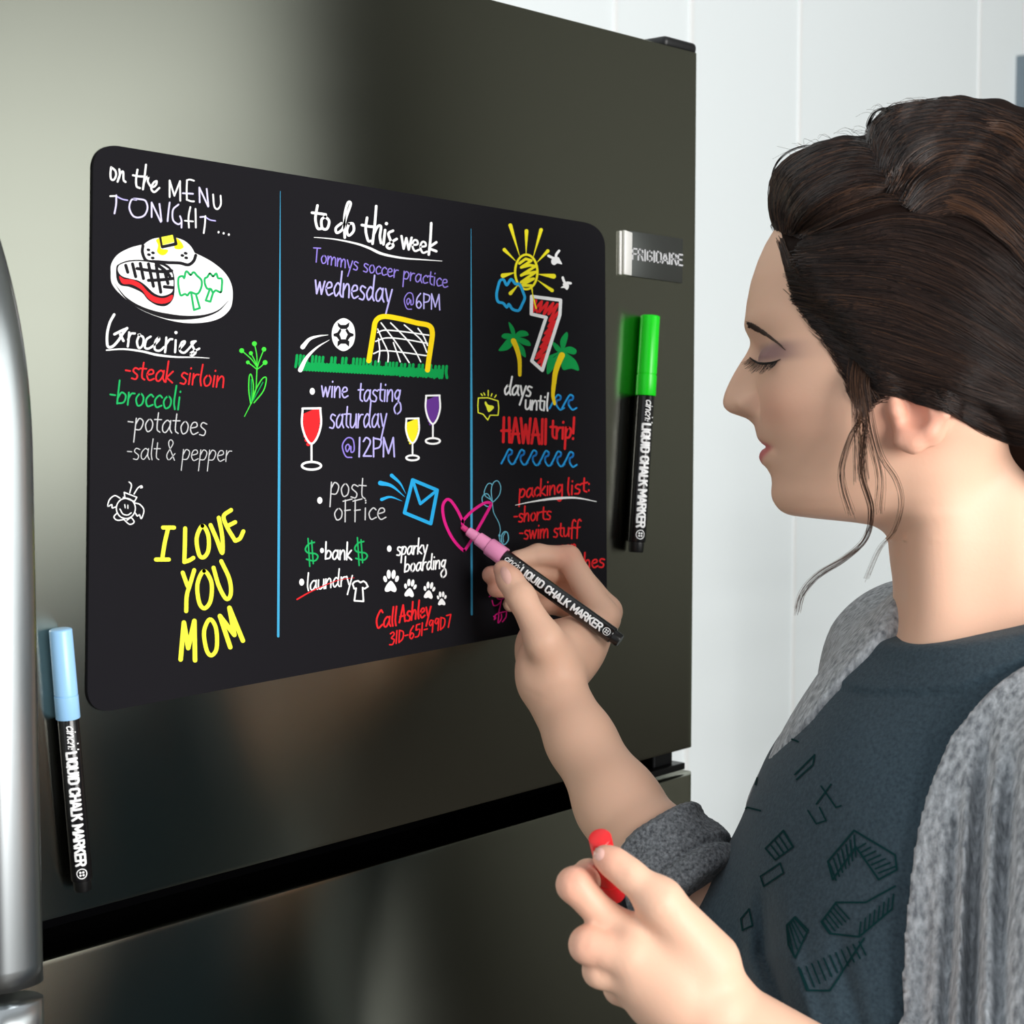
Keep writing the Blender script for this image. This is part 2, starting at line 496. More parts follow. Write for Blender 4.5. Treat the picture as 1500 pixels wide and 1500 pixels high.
    def l(self, c, w, pts, w1=None, closed=False): return self.s(c, w, pts, w1, closed, False)
    def fill(self, c, pts, curve=True):
        pts = [self.px(p) for p in pts]
        if curve: pts = catmull(pts, True)
        from mathutils.geometry import tessellate_polygon
        tr = tessellate_polygon([[Vector((p[0], p[1], 0)) for p in pts]])
        self._add([np.array(p) for p in pts], [tuple(t) for t in tr], c)
        return self
    def disc(self, c, p, rx, ry=None, rot=0.0):
        s_ = self.fr[2]
        self.raw_disc(self.px(p), c, rx/s_, (ry or rx)/s_, rot); return self
    def build(self, name, parent, label=None):
        if any(q is None for q in self.v):       # keep only what landed on the surface
            ok = [i for i, q in enumerate(self.v) if q is not None]; mp_ = {i: k for k, i in enumerate(ok)}
            keep = [k for k, f in enumerate(self.f) if all(i in mp_ for i in f)]
            self.f, self.m = [tuple(mp_[i] for i in self.f[k]) for k in keep], [self.m[k] for k in keep]
            self.v = [self.v[i] for i in ok]
        used = sorted(set(self.m)); idx = {u: i for i, u in enumerate(used)}
        o = link_mesh(name, self.v, self.f, [INK[INK_ORDER[u]] for u in used], parent, False, [idx[m] for m in self.m])
        if label: o['label'] = label
        return o

# a single-stroke handwriting alphabet: baseline y=0, x-height 1, up positive
GLY = {
 'a': (0.92, ["c .72 .86 .46 1 .14 .62 .16 .14 .42 .04 .7 .5 .76 1", "c .76 1 .74 .35 .92 .02"]),
 'b': (0.85, ["l .12 1.9 .1 .02", "c .1 .45 .38 .95 .74 .72 .62 .18 .1 .04"]),
 'c': (0.72, ["c .68 .84 .44 1 .12 .56 .28 .04 .7 .2"]),
 'd': (0.9, ["c .66 .84 .4 1 .1 .5 .3 .02 .66 .4", "c .76 1.9 .7 .9 .68 .3 .84 .02"]),
 'e': (0.8, ["c .14 .5 .62 .66 .56 .96 .26 .92 .1 .44 .34 .02 .76 .2"]),
 'f': (0.7, ["c .76 1.7 .54 1.9 .34 1.4 .3 -.3", "l .04 .9 .66 .98"]),
 'g': (0.85, ["c .68 .86 .4 1 .12 .6 .3 .14 .64 .5 .72 .98", "c .72 1 .7 -.4 .44 -.8 .1 -.5"]),
 'h': (0.84, ["l .14 1.9 .1 .0", "c .1 .4 .4 .98 .64 .8 .66 .02"]),
 'i': (0.36, ["l .18 1 .16 0", "l .2 1.42 .21 1.48"]),
 'k': (0.76, ["l .14 1.9 .1 0", "l .64 1.02 .14 .42 .7 0"]),
 'l': (0.36, ["c .2 1.9 .14 .6 .26 .0"]),
 'q': (0.46, ["c .14 .9 .3 1.9 .36 1.5 .2 .6 .16 -.4"]),
 'm': (1.2, ["l .1 1 .1 0", "c .1 .5 .34 1 .54 .84 .54 0", "c .56 .5 .8 1 1.02 .84 1.06 0"]),
 'n': (0.82, ["l .1 1 .1 0", "c .1 .45 .4 1 .64 .84 .68 .02"]),
 'o': (0.82, ["k .42 1 .12 .56 .3 .02 .64 .2 .7 .72"]),
 'p': (0.84, ["l .14 1 .08 -.9", "c .12 .5 .4 1 .74 .76 .56 .16 .12 .1"]),
 'r': (0.64, ["l .12 1 .12 0", "c .12 .5 .34 .92 .6 .96"]),
 's': (0.7, ["c .64 .9 .3 1 .16 .7 .56 .36 .46 .0 .1 .04"]),
 't': (0.62, ["c .3 1.55 .28 .3 .54 .02", "l .02 1.0 .6 1.02"]),
 'u': (0.84, ["c .1 1 .12 .2 .38 .02 .66 .4 .7 1", "l .7 1 .76 0"]),
 'v': (0.7, ["l .08 1 .32 0 .64 1"]),
 'w': (1.05, ["l .06 1 .26 .02 .5 .9 .72 .02 .98 1"]),
 'y': (0.8, ["l .1 1 .38 .1", "l .74 1 .24 -.95"]),
 'z': (0.9, ["c .64 .86 .4 1 .12 .62 .3 .2 .62 .5 .7 .95", "l .7 .98 .52 -.1", "k .52 -.1 .12 -.6 .4 -1.1 .86 -.8 .78 -.2"]),
 'A': (0.95, ["l .04 0 .44 1.75 .84 0", "l .1 .6 .8 .64"]), 'C': (0.9, ["c .8 1.5 .54 1.75 .14 .9 .36 .02 .86 .3"]),
 'E': (0.8, ["l .72 1.75 .14 1.7 .14 0 .76 .06", "l -.06 .8 .64 .84"]), 'F': (0.8, ["l .16 1.7 .14 -.15", "l -.02 1.6 .7 1.78", "l .1 .8 .56 .86"]),
 'G': (0.9, ["c .78 1.5 .5 1.75 .14 .9 .36 .04 .7 .2 .78 .8", "l .78 .8 .8 -.05"]), 'H': (0.95, ["l .2 1.75 .14 0", "l .74 1.75 .78 0", "l -.04 .8 .86 .84"]),
 'I': (0.36, ["l .2 1.75 .14 0"]), 'M': (1.1, ["l .1 0 .12 1.75 .5 .3 .88 1.75 .96 0"]), 'N': (0.92, ["l .12 0 .12 1.75 .76 0 .76 1.75"]),
 'O': (1.05, ["k .5 1.75 .1 .9 .46 0 .92 .8"]), 'P': (0.8, ["l .12 1.75 .12 0", "c .12 1.7 .7 1.5 .6 .9 .14 .7"]), 'T': (0.9, ["l .44 1.7 .4 0", "l .0 1.66 .86 1.78"]),
 'U': (0.9, ["c .1 1.75 .12 .3 .42 0 .74 .4 .78 1.75"]), 'W': (1.1, ["l .05 1.75 .28 0 .54 1.3 .8 0 1.02 1.75"]), '0': (0.8, ["l .14 1.7 .12 0", "c .12 1.7 .64 1.3 .6 .4 .14 0"]),
 '1': (0.4, ["l .2 1.75 .16 0"]), '2': (0.78, ["c .1 1.4 .34 1.75 .64 1.3 .1 .06", "l .1 .06 .72 .06"]), '3': (0.75, ["c .1 1.6 .44 1.72 .6 1.35 .26 .95 .64 .6 .46 .04 .06 .1"]),
 '5': (0.75, ["l .62 1.7 .2 1.7 .14 1", "c .14 1 .64 .95 .5 .1 .08 .04"]), '6': (0.78, ["c .56 1.7 .2 1.1 .14 .3 .4 .0 .64 .4 .4 .8 .14 .45"]),
 '7': (0.7, ["l .06 1.7 .62 1.7 .36 0"]), '9': (0.75, ["c .6 1.5 .3 1.75 .12 1.3 .34 1.0 .62 1.5", "l .62 1.6 .56 0"]),
 '@': (1.3, ["c .8 .5 .6 .96 .36 .7 .5 .3 .8 .8 .84 .3 1.1 .5 1.0 1.4 .5 1.5 .08 .8 .36 -.1 .9 -.16"]), '&': (0.95, ["c .86 0 .2 1.4 .34 1.85 .6 1.5 .1 .5 .34 .02 .86 .6"]),
 '-': (0.6, ["l .08 .7 .48 .68"]), ':': (0.3, ["l .14 .8 .15 .86", "l .14 .1 .15 .16"]), '!': (0.4, ["l .22 1.9 .16 .5", "l .14 .0 .15 .06"]), ' ': (0.55, []), '.': (0.4, ["l .14 .02 .15 .06"]),
}
def glyph_strokes(ch):
    w, st = GLY[ch]
    out = []
    for s in st:
        a = s.split(); k = a[0]; n = [float(x) for x in a[1:]]
        pts = [(n[i], n[i+1]) for i in range(0, len(n), 2)]
        if k == 'c': pts = catmull(pts, False, 5)
        elif k == 'k': pts = catmull(pts, True, 5); pts = list(pts)+[pts[0]]
        out.append(pts)
    return w, out
def write(I, text, x0, y0, x1, y1, xh, w, c, slant=0.0, jitter=0.0):
    """hand-letters text along the baseline (x0,y0)-(x1,y1) in frame units; xh = x-height"""
    adv = sum(GLY[ch][0] for ch in text)
    x = 0.0
    dx, dy = (x1-x0)/adv, (y1-y0)/adv
    for ch in text:
        gw, st = glyph_strokes(ch)
        j = random.uniform(-jitter, jitter)
        for pts in st:
            q = []
            for px_, py_ in pts:
                gx = x+px_+slant*py_*0.0
                q.append((x0+gx*dx+slant*py_*xh, y0+gx*dy-(py_+j)*xh))
            I.s(c, w, q, curve=False)
        x += gw

board = empty('memo_board', (onplane(500, 620, 0).x, 0.0, onplane(500, 620, 0).z))
tag(board, 'black magnetic memo board with coloured chalk drawings on the steel door', 'memo board')
def board_outline():
    tl, tr, br, bl = (134.5, 208.2), (884, 330.6), (887, 904.5), (125.5, 1047)
    r = 34
    crn = [tl, tr, br, bl]; pts = []
    for i in range(4):
        p0, p1, p2 = np.array(crn[i-1]), np.array(crn[i]), np.array(crn[(i+1) % 4])
        rr = 36 if i in (0, 3) else 30
        a = p1+(p0-p1)/np.hypot(*(p0-p1))*rr; b = p1+(p2-p1)/np.hypot(*(p2-p1))*rr
        for k in range(11):
            t = k/10
            pts.append(tuple((1-t)**2*a+2*t*(1-t)*(p1*0.86+0.07*(a+b))+t*t*b))
    return pts
quad_slab('panel', board_outline(), -BOARD_T, 0.0, M_BOARD, board)

def draw(name, label=None):
    class _C:
        def __enter__(s): s.I = Ink(); return s.I
        def __exit__(s, *a): s.I.build(name, board, label)
    return _C()

# ---- left column
with draw('dividing_line', 'blue vertical line between the menu and the weekly list') as I:
    I.s('D', 0.5, [(410.5, 280), (409.6, 500), (408.8, 700), (407.5, 932)], 3.6, wm=3.8)
with draw('dividing_line', 'blue vertical line between the weekly list and the trip column') as I:
    I.s('D', 0.5, [(690, 335), (690.4, 560), (690.6, 740), (691, 900)], 3.0, wm=3.4)
with draw('handwriting', 'heading about the menu tonight in white and lilac') as I:
    I.frame(150, 230, 7.5)
    W_ = 21
    I.s('W', W_, [(96, 112), (88, 180), (95, 240), (125, 250), (150, 200), (140, 150), (105, 118)])
    I.s('W', W_, [(185, 135), (190, 200), (166, 272)]); I.s('W', W_, [(175, 240), (205, 170), (228, 165), (232, 250), (255, 275)])
    I.s('W', W_, [(385, 140), (370, 240), (375, 320), (412, 342)]); I.s('W', W_, [(335, 200), (400, 212), (455, 215)])
    I.s('W', W_, [(478, 85), (465, 200), (445, 355)]); I.s('W', W_, [(450, 300), (480, 230), (505, 215), (500, 270), (540, 330), (585, 310), (595, 265), (560, 285), (535, 345), (570, 385), (625, 340)])
    W_ = 18
    I.l('W', W_, [(738, 440), (738, 258), (790, 425), (852, 265), (855, 480)])
    I.s('W', W_, [(1005, 260), (960, 248), (930, 255)]); I.s('W', W_, [(928, 255), (925, 370), (928, 470)]); I.s('W', W_, [(925, 468), (970, 485), (1005, 488)]); I.l('Q', W_, [(882, 398), (995, 404)])
    I.l('Q', W_, [(1068, 498), (1064, 335), (1162, 545)]); I.l('Q', W_, [(1145, 350), (1164, 540)])
    I.s('W', W_, [(1215, 412), (1228, 540), (1265, 572), (1300, 520), (1298, 425)])
    I.s('W', W_, [(85, 430), (150, 428)], 16); I.s('l', 14, [(150, 430), (215, 462), (275, 475)]); I.s('Q', W_, [(152, 420), (150, 520), (132, 620)])
    I.s('Q', W_, [(372, 470), (320, 470), (295, 555), (330, 640), (390, 665), (460, 640), (495, 560), (470, 480), (400, 462), (345, 458)])
    I.l('Q', W_, [(540, 660), (540, 500), (640, 712)]); I.l('Q', W_, [(626, 515), (648, 705)])
    I.s('Q', W_, [(738, 500), (725, 600), (715, 705)])
    I.s('Q', W_, [(835, 522), (775, 580), (775, 690), (830, 738), (866, 720)]); I.s('Q', W_, [(852, 650), (868, 700), (868, 775)])
    I.s('W', W_, [(965, 550), (945, 660), (950, 775)]); I.s('W', W_, [(1022, 570), (1024, 670), (1026, 775)]); I.l('W', 16, [(905, 700), (995, 708)])
    I.s('Q', W_, [(1075, 660), (1130, 655)]); I.s('l', 14, [(1130, 658), (1180, 690), (1240, 702)]); I.s('W', W_, [(1130, 650), (1125, 740), (1112, 835)])
    for p in ((1275, 826), (1331, 838), (1388, 852)): I.disc('W', p, 11, 13)
with draw('dinner_plate_drawing', 'drawing of a white plate with steak, egg and broccoli') as I:
    I.frame(150, 330, 7.5)
    I.fill('W', [(92, 520), (100, 420), (170, 320), (300, 250), (430, 215), (600, 190), (800, 220), (1050, 320), (1230, 420), (1360, 540), (1425, 680), (1425, 850), (1380, 950), (1270, 1030), (1100, 1070), (880, 1070), (640, 1015), (400, 915), (200, 760), (105, 640)])
    I.s('K', 3, [(135, 640), (250, 790), (420, 905), (650, 985), (880, 1015), (1100, 1000), (1270, 940), (1385, 830)], 3, wm=44)
    I.fill('W', [(455, 215), (540, 155), (640, 135), (760, 130), (880, 160), (970, 230), (1020, 330), (1010, 400), (950, 440), (820, 430), (720, 420), (600, 410), (490, 380), (445, 300)])
    I.fill('O', [(590, 160), (650, 140), (640, 250), (720, 270), (700, 315), (650, 330), (600, 290), (610, 220)]); I.fill('O', [(805, 140), (850, 165), (892, 235), (850, 265), (790, 250), (800, 190)])
    I.s('K', 26, [(445, 225), (438, 290), (460, 360), (500, 395), (600, 400), (720, 410), (850, 415), (940, 435), (1000, 395), (1025, 330)])
    I.l('K', 26, [(640, 138), (658, 238), (808, 205), (785, 112)]); I.fill('N', [(648, 130), (772, 105), (790, 185), (662, 218)], False)
    for p in ((505, 270), (555, 303), (510, 323), (552, 360), (914, 308), (878, 332), (920, 358)): I.disc('K', p, 22, 16, 0.2)
    ST = [(170, 470), (200, 430), (300, 400), (420, 395), (560, 415), (680, 450), (760, 520), (780, 620), (770, 720), (720, 760), (640, 775), (560, 740), (480, 665), (400, 610), (300, 585), (220, 560), (180, 520)]
    I.fill('K', [(150, 470), (180, 425), (290, 385), (440, 380), (600, 405), (720, 440), (785, 540), (792, 720), (770, 820), (700, 885), (600, 880), (500, 820), (430, 740), (300, 680), (200, 660), (155, 590)])
    I.fill('W', ST)
    I.fill('R', [(185, 560), (240, 590), (330, 600), (420, 645), (500, 730), (580, 785), (680, 800), (770, 765), (750, 830), (670, 860), (580, 850), (500, 800), (430, 710), (320, 650), (220, 640)])
    B_ = 27
    for a in ([(255, 440), (278, 515)], [(330, 425), (365, 565)], [(415, 420), (450, 585)], [(505, 425), (560, 670)], [(590, 440), (640, 735)], [(690, 530), (720, 640)], [(380, 475), (540, 500), (680, 510), (760, 500)], [(505, 605), (640, 600), (770, 585)], [(680, 675), (770, 685)], [(590, 425), (690, 500), (740, 560)]):
        I.s('K', B_, a)
    I.s('E', 24, [(838, 575), (878, 558), (898, 580), (912, 520), (930, 508), (968, 545), (1002, 515), (1040, 555), (1085, 600), (1090, 660), (1065, 730), (1030, 755), (965, 735), (935, 770), (905, 755), (860, 770), (840, 700), (832, 640)], closed=True)
    I.l('E', 24, [(975, 745), (1005, 930), (1070, 910), (1030, 770)])
    I.s('E', 24, [(1125, 585), (1150, 570), (1180, 530), (1215, 560), (1250, 530), (1270, 580), (1310, 590), (1312, 660), (1300, 735), (1245, 715), (1215, 740), (1190, 700), (1150, 695), (1125, 640)], closed=True)
    I.l('E', 24, [(1175, 715), (1135, 825), (1185, 840), (1215, 740)])
with draw('handwriting', 'underlined word for groceries in white') as I:
    I.frame(150, 470, 6.52)
    w = 24
    I.s('W', w, [(112, -60), (70, 20), (45, 130), (50, 240), (95, 245), (150, 190), (195, 120), (235, 70)]); I.s('W', w, [(235, 72), (170, 100), (115, 128)]); I.l('W', w, [(170, 130), (200, 190)])
    I.s('W', 20, [(255, 110), (250, 180), (242, 245)]); I.s('W', 20, [(245, 180), (270, 125), (310, 120)])
    I.s('W', 20, [(355, 130), (330, 200), (350, 260), (385, 230), (390, 160), (345, 132)])
    I.s('W', 20, [(460, 150), (420, 180), (405, 250), (440, 265), (500, 225), (540, 180), (535, 160), (505, 200), (500, 270), (545, 285), (590, 250)])
    I.s('W', 20, [(610, 160), (606, 230), (598, 300)]); I.s('W', 20, [(604, 230), (640, 180), (668, 175)])
    I.s('W', 20, [(700, 185), (694, 300)]); I.disc('W', (702, 112), 15)
    I.s('W', 20, [(735, 270), (780, 220), (785, 195), (755, 210), (738, 280), (780, 305), (830, 260), (885, 195)]); I.s('W', 20, [(890, 195), (850, 205), (870, 260), (890, 300), (860, 330), (840, 310), (925, 265)])
    I.s('W', 12, [(38, 280), (200, 270), (380, 292), (520, 325), (700, 345), (880, 348), (1020, 356)], 5, wm=22)
with draw('handwriting', 'grocery item about steak in red') as I:
    I.frame(150, 470, 6.52); write(I, '-steak sirloin', 205, 545, 1165, 640, 105, 15, 'R', 0.12)
with draw('handwriting', 'grocery item about broccoli in green') as I:
    I.frame(150, 470, 6.52); write(I, '-broccoli', 58, 785, 745, 850, 118, 16, 'E', 0.1)
with draw('handwriting', 'grocery item about potatoes in grey') as I:
    I.frame(150, 470, 6.52); write(I, '-potatoes', 230, 1045, 995, 1095, 120, 11, 'g', 0.08)
with draw('handwriting', 'grocery item about salt and pepper in grey') as I:
    I.frame(150, 470, 6.52); write(I, '-salt & pepper', 225, 1320, 1230, 1345, 105, 9, 'g', 0.08)
with draw('flower_sprig_drawing', 'drawing of a green sprig with round buds') as I:
    I.frame(120, 460, 5)
    for p, r in (((1170, 268), 18), ((1263, 217), 18), ((1333, 258), 17), ((1237, 287), 15), ((1215, 354), 14), ((1341, 355), 18)): I.disc('L', p, r)
    for a in ([(1170, 268), (1240, 330), (1280, 385)], [(1263, 217), (1280, 300), (1282, 385)], [(1333, 258), (1300, 340), (1284, 390)], [(1237, 287), (1265, 340), (1280, 380)], [(1215, 354), (1250, 380), (1280, 405)], [(1341, 355), (1310, 385), (1282, 405)]): I.s('L', 8, a)
    I.s('L', 9, [(1282, 385), (1278, 480), (1272, 560), (1240, 650), (1190, 750)], 6)
    I.s('L', 9, [(1235, 655), (1222, 560), (1225, 460), (1240, 445), (1255, 520), (1250, 620)]); I.s('L', 9, [(1240, 655), (1270, 560), (1320, 475), (1350, 470), (1330, 560), (1260, 650)])
    I.s('G', 8, [(1240, 480), (1240, 640)]); I.s('G', 8, [(1325, 500), (1255, 630)])
with draw('bee_drawing', 'small white outline drawing of a smiling bug with wings') as I:
    I.frame(120, 690, 4.1667); w = 7
    I.s('W', w, [(268+58*math.cos(k*math.pi/8), 228+62*math.sin(k*math.pi/8)) for k in range(16)], closed=True)
    I.l('W', w, [(262, 165), (258, 130), (335, 160), (318, 190)]); I.l('W', w, [(252, 160), (318, 185)])
    I.s('W', w, [(292, 132), (302, 85), (285, 65), (298, 75)]); I.s('W', w, [(318, 140), (340, 105), (362, 90), (368, 100), (358, 102)])
    I.s('W', w, [(232, 165), (200, 150), (168, 175), (158, 215), (182, 205), (185, 225), (208, 218)]); I.s('W', w, [(325, 195), (355, 205), (378, 240), (362, 290), (350, 265), (338, 275), (325, 255)])
    I.s('W', w, [(215, 255), (195, 280), (215, 300), (255, 295), (250, 285)]); I.s('W', w, [(255, 295), (290, 325), (318, 312), (300, 285), (275, 300)])
    I.l('W', 6, [(261, 205), (264, 225)]); I.l('W', 6, [(280, 208), (280, 228)]); I.s('W', w, [(232, 232), (250, 262), (280, 268), (300, 255)])
with draw('handwriting', 'large lemon yellow message to mom in capitals') as I:
    I.frame(120, 690, 4.1667); w = 25
    for a in ([(495, 345), (562, 345)], [(527, 345), (505, 440), (490, 535)], [(452, 540), (530, 540)], [(630, 350), (628, 450), (625, 555)], [(625, 555), (655, 545), (680, 530)],
              [(785, 330), (820, 410), (856, 500), (856, 400), (835, 285)], [(910, 238), (865, 275), (885, 340), (935, 425)], [(890, 335), (935, 312)], [(940, 425), (965, 410), (985, 368)],
              [(615, 620), (640, 690), (650, 710)], [(685, 605), (660, 690), (640, 760), (636, 855)], [(803, 590), (835, 700), (880, 780), (908, 750), (900, 660), (850, 550)]):
        I.s('N', w, a)
    I.s('N', w, [(735, 335), (700, 410), (715, 510), (745, 525), (772, 480), (770, 390)], closed=True)
    I.s('N', w, [(745, 610), (705, 690), (715, 800), (748, 838), (785, 790), (790, 680)], closed=True)
    I.s('N', w, [(780, 905), (745, 980), (760, 1090), (790, 1125), (822, 1080), (818, 960)], closed=True)
    I.l('N', w+3, [(602, 1150), (622, 925), (648, 1080), (686, 915), (690, 1155)]); I.l('N', w+3, [(905, 1075), (842, 885), (930, 1000), (900, 835), (982, 1035)])
# ---- middle column
with draw('handwriting', 'underlined heading for the weekly list in white') as I:
    I.frame(400, 270, 5); w = 19
    for a in ([(325, 155), (310, 250), (325, 320), (350, 325)], [(285, 208), (345, 215), (385, 222)], [(385, 235), (355, 260), (360, 320), (395, 325), (410, 270), (380, 235)],
              [(500, 285), (460, 320), (468, 355), (510, 325), (535, 240), (568, 145), (548, 135), (525, 220), (522, 320), (525, 390)], [(555, 290), (540, 340), (555, 375), (590, 340), (585, 290), (555, 288)],
              [(688, 245), (678, 330), (695, 410), (720, 415)], [(650, 298), (700, 308), (740, 312)], [(755, 160), (745, 290), (728, 435)], [(735, 370), (765, 310), (790, 310), (782, 380), (790, 430)],
              [(820, 335), (808, 440)], [(878, 340), (845, 360), (860, 410), (880, 450), (850, 470), (835, 445), (905, 400)],
              [(1158, 285), (1152, 400), (1140, 515)], [(1195, 425), (1145, 465), (1195, 490)]):
        I.s('W', w, a)
    I.disc('W', (830, 288), 12)
    write(I, 'w', 935, 470, 1020, 484, 92, 17, 'W'); write(I, 'ee', 1012, 484, 1130, 510, 84, 15, 'W')
    I.s('W', 4, [(300, 388), (450, 402), (600, 432), (700, 465), (800, 510), (950, 540), (1100, 552), (1238, 562)], 4, wm=20)
with draw('handwriting', 'line about soccer practice in violet') as I:
    I.frame(400, 270, 5); write(I, 'Tommys soccer practice', 292, 565, 1280, 760, 60, 9, 'v', 0.05)
with draw('handwriting', 'line about wednesday in lilac') as I:
    I.frame(400, 270, 5); write(I, 'wednesday', 300, 800, 870, 870, 98, 12, 'l', 0.06); write(I, '@', 955, 900, 1040, 905, 70, 8, 'v'); write(I, '6PM', 1040, 905, 1230, 920, 64, 10, 'l')
with draw('soccer_drawing', 'drawing of a white ball, golden goal and green grass') as I:
    I.frame(400, 270, 5)
    tops = [(185, 1245), (235, 1250), (300, 1252), (350, 1258), (440, 1262), (520, 1265), (600, 1270), (650, 1272), (700, 1285), (760, 1290), (840, 1300), (890, 1300), (950, 1310), (1010, 1312), (1080, 1315), (1140, 1318), (1200, 1325), (1255, 1325)]
    z = []
    for i, (x, y) in enumerate(tops):
        for k in range(2):
            xx = x-10+k*26
            I.s('G', 20, [(xx, y+8), (xx-4, y+50), (xx-10+12*(k % 2), y+92)])
    for x in range(195, 1250, 22):
        yb = 1355+(x-195)*0.052
        I.s('G', 24, [(x, yb-45), (x+6, yb)])
    I.fill('W', [(515, 980), (580, 1020), (600, 1100), (580, 1180), (515, 1222), (450, 1180), (428, 1100), (450, 1020)])
    for q in ([(470, 1010), (495, 1030), (530, 1030), (558, 1010), (555, 1040), (535, 1060), (495, 1060), (475, 1040)], [(470, 1190), (495, 1168), (530, 1168), (555, 1190), (558, 1150), (535, 1135), (495, 1135), (472, 1150)]):
        I.fill('K', q, False)
    for q in ([(442, 1095), (470, 1085), (490, 1055), (500, 1070), (485, 1100), (498, 1132), (485, 1145), (465, 1118), (442, 1112)], [(588, 1095), (560, 1085), (540, 1055), (528, 1070), (545, 1100), (530, 1132), (545, 1145), (565, 1118), (588, 1112)]):
        I.fill('K', q, False)
    for q in ([(790, 1015), (840, 1080), (900, 1160), (960, 1250), (995, 1305)], [(860, 1015), (930, 1085), (990, 1150), (1045, 1230), (1080, 1300)], [(960, 1030), (1030, 1090), (1090, 1150), (1125, 1230)], [(1060, 1055), (1100, 1110), (1130, 1180)],
              [(765, 1060), (800, 1140), (840, 1230), (840, 1300)], [(770, 1130), (780, 1220), (770, 1300)], [(765, 1085), (820, 1068), (960, 1080), (1140, 1105)], [(750, 1150), (830, 1125), (960, 1135), (1130, 1165)], [(735, 1240), (800, 1218), (940, 1230), (1120, 1255)], [(880, 1160), (930, 1300)]):
        I.s('W', 10, q)
    I.s('O', 37, [(700, 1292), (715, 1200), (735, 1080), (752, 1000), (810, 968), (930, 985), (1050, 1015), (1140, 1035), (1165, 1085), (1155, 1180), (1140, 1280), (1130, 1360)])
    I.s('W', 34, [(215, 1192), (265, 1135), (330, 1112), (402, 1103)], 3); I.s('W', 34, [(198, 1360), (245, 1270), (320, 1195), (410, 1140)], 3)
with draw('handwriting', 'lines about wine tasting in lilac') as I:
    I.frame(400, 540, 5); I.disc('W', (287, 166), 19, 25)
    write(I, 'wine', 350, 205, 550, 215, 78, 11, 'l', 0.03); write(I, 'tastinz', 618, 240, 940, 240, 84, 11, 'l', 0.05); write(I, 'saturday', 408, 435, 830, 430, 100, 11, 'l', 0.05)
    write(I, '@', 500, 630, 610, 640, 84, 10, 'v'); write(I, '12PM', 615, 645, 900, 645, 80, 12, 'l')
def wineglass(name, label, cx, rx, top, bot, stem, foot, c, ow):
    with draw(name, label) as I:
        I.frame(400, 540, 5)
        I.fill('K', [(cx-rx, top), (cx+rx, top), (cx+rx*0.9, (top+bot)/2), (cx, bot), (cx-rx*0.9, (top+bot)/2)])
        n = 8
        for k in range(n):
            t = (k+0.6)/n
            y = top+12+(bot-top-20)*t
            hw = rx*0.86*math.sqrt(max(0.02, 1-max(0, t-0.25)**2*1.65))
            I.s(c, (bot-top)/n*0.85, [(cx-hw*0.92, y+rx*0.34), (cx, y), (cx+hw*0.92, y-rx*0.36)], curve=False)
        I.s('W', ow, [(cx-rx*0.92, top+4), (cx-rx, (top*0.55+bot*0.45)), (cx-rx*0.6, top*0.18+bot*0.82), (cx, bot), (cx+rx*0.6, top*0.18+bot*0.82), (cx+rx, (top*0.55+bot*0.45)), (cx+rx*0.92, top+2)])
        I.l('W', ow, [(cx-rx*0.95, top+2), (cx+rx*0.95, top)])
        I.l('W', ow*0.95, [(cx, bot), (cx, stem)])
        I.s('W', ow*1.1, [(cx+foot*math.cos(k*math.pi/8), stem+foot*0.42+foot*0.4*math.sin(k*math.pi/8)) for k in range(16)], closed=True)
wineglass('wine_glass_drawing', 'drawing of a wine glass filled red', 281, 70, 290, 550, 682, 70, 'R', 15)
wineglass('wine_glass_drawing', 'drawing of a wine glass filled yellow', 1021, 48, 364, 545, 634, 46, 'Y', 13)
wineglass('wine_glass_drawing', 'drawing of a wine glass filled purple', 1170, 53, 196, 405, 508, 52, 'U', 13)
with draw('handwriting', 'lines about the post office in grey') as I:
    I.frame(400, 540, 5); I.disc('W', (342, 965), 19, 25)
    write(I, 'post', 412, 925, 680, 955, 95, 9, 'g', 0.03); write(I, '.', 665, 968, 700, 968, 70, 11, 'g'); write(I, 'oFFice', 440, 1110, 830, 1105, 86, 9, 'g')
with draw('envelope_drawing', 'drawing of a blue envelope flying') as I:
    I.frame(400, 540, 5)
    I.l('B', 25, [(1022, 815), (1202, 890), (1155, 1135), (962, 1055)], closed=True); I.l('B', 21, [(1022, 815), (1078, 990), (1202, 890)])
    I.s('B', 27, [(868, 782), (930, 840), (972, 915)], 2); I.s('B', 34, [(785, 838), (870, 860), (965, 940)], 2); I.s('B', 24, [(795, 958), (860, 940), (945, 970)], 2)
with draw('heart_drawing', 'large pink heart outline under the marker tip') as I:
    I.frame(640, 680, 5); I.lift = 0.00025
    I.s('P', 21, [(190, 425), (150, 340), (100, 268), (65, 262), (40, 315), (55, 420), (110, 540), (185, 625), (215, 612), (300, 470), (385, 315), (390, 285), (345, 285), (260, 340), (200, 400), (185, 425), (190, 455)])
with draw('handwriting', 'line about the bank with green dollar signs') as I:
    I.frame(430, 780, 6.25)
    I.disc('W', (260, 165), 18, 24); write(I, 'bank', 285, 245, 535, 250, 84, 14.5, 'W', 0.02)
    for dx, dy in ((0, 0), (452, -8)):
        I.s('E', 15, [(190+dx, 90+dy), (140+dx, 105+dy), (108+dx, 150+dy), (130+dx, 185+dy), (200+dx, 195+dy), (222+dx, 225+dy), (190+dx, 260+dy), (118+dx, 245+dy)])
        I.l('E', 13, [(132+dx, 55+dy), (148+dx, 310+dy)]); I.l('E', 13, [(165+dx, 75+dy), (180+dx, 285+dy)])
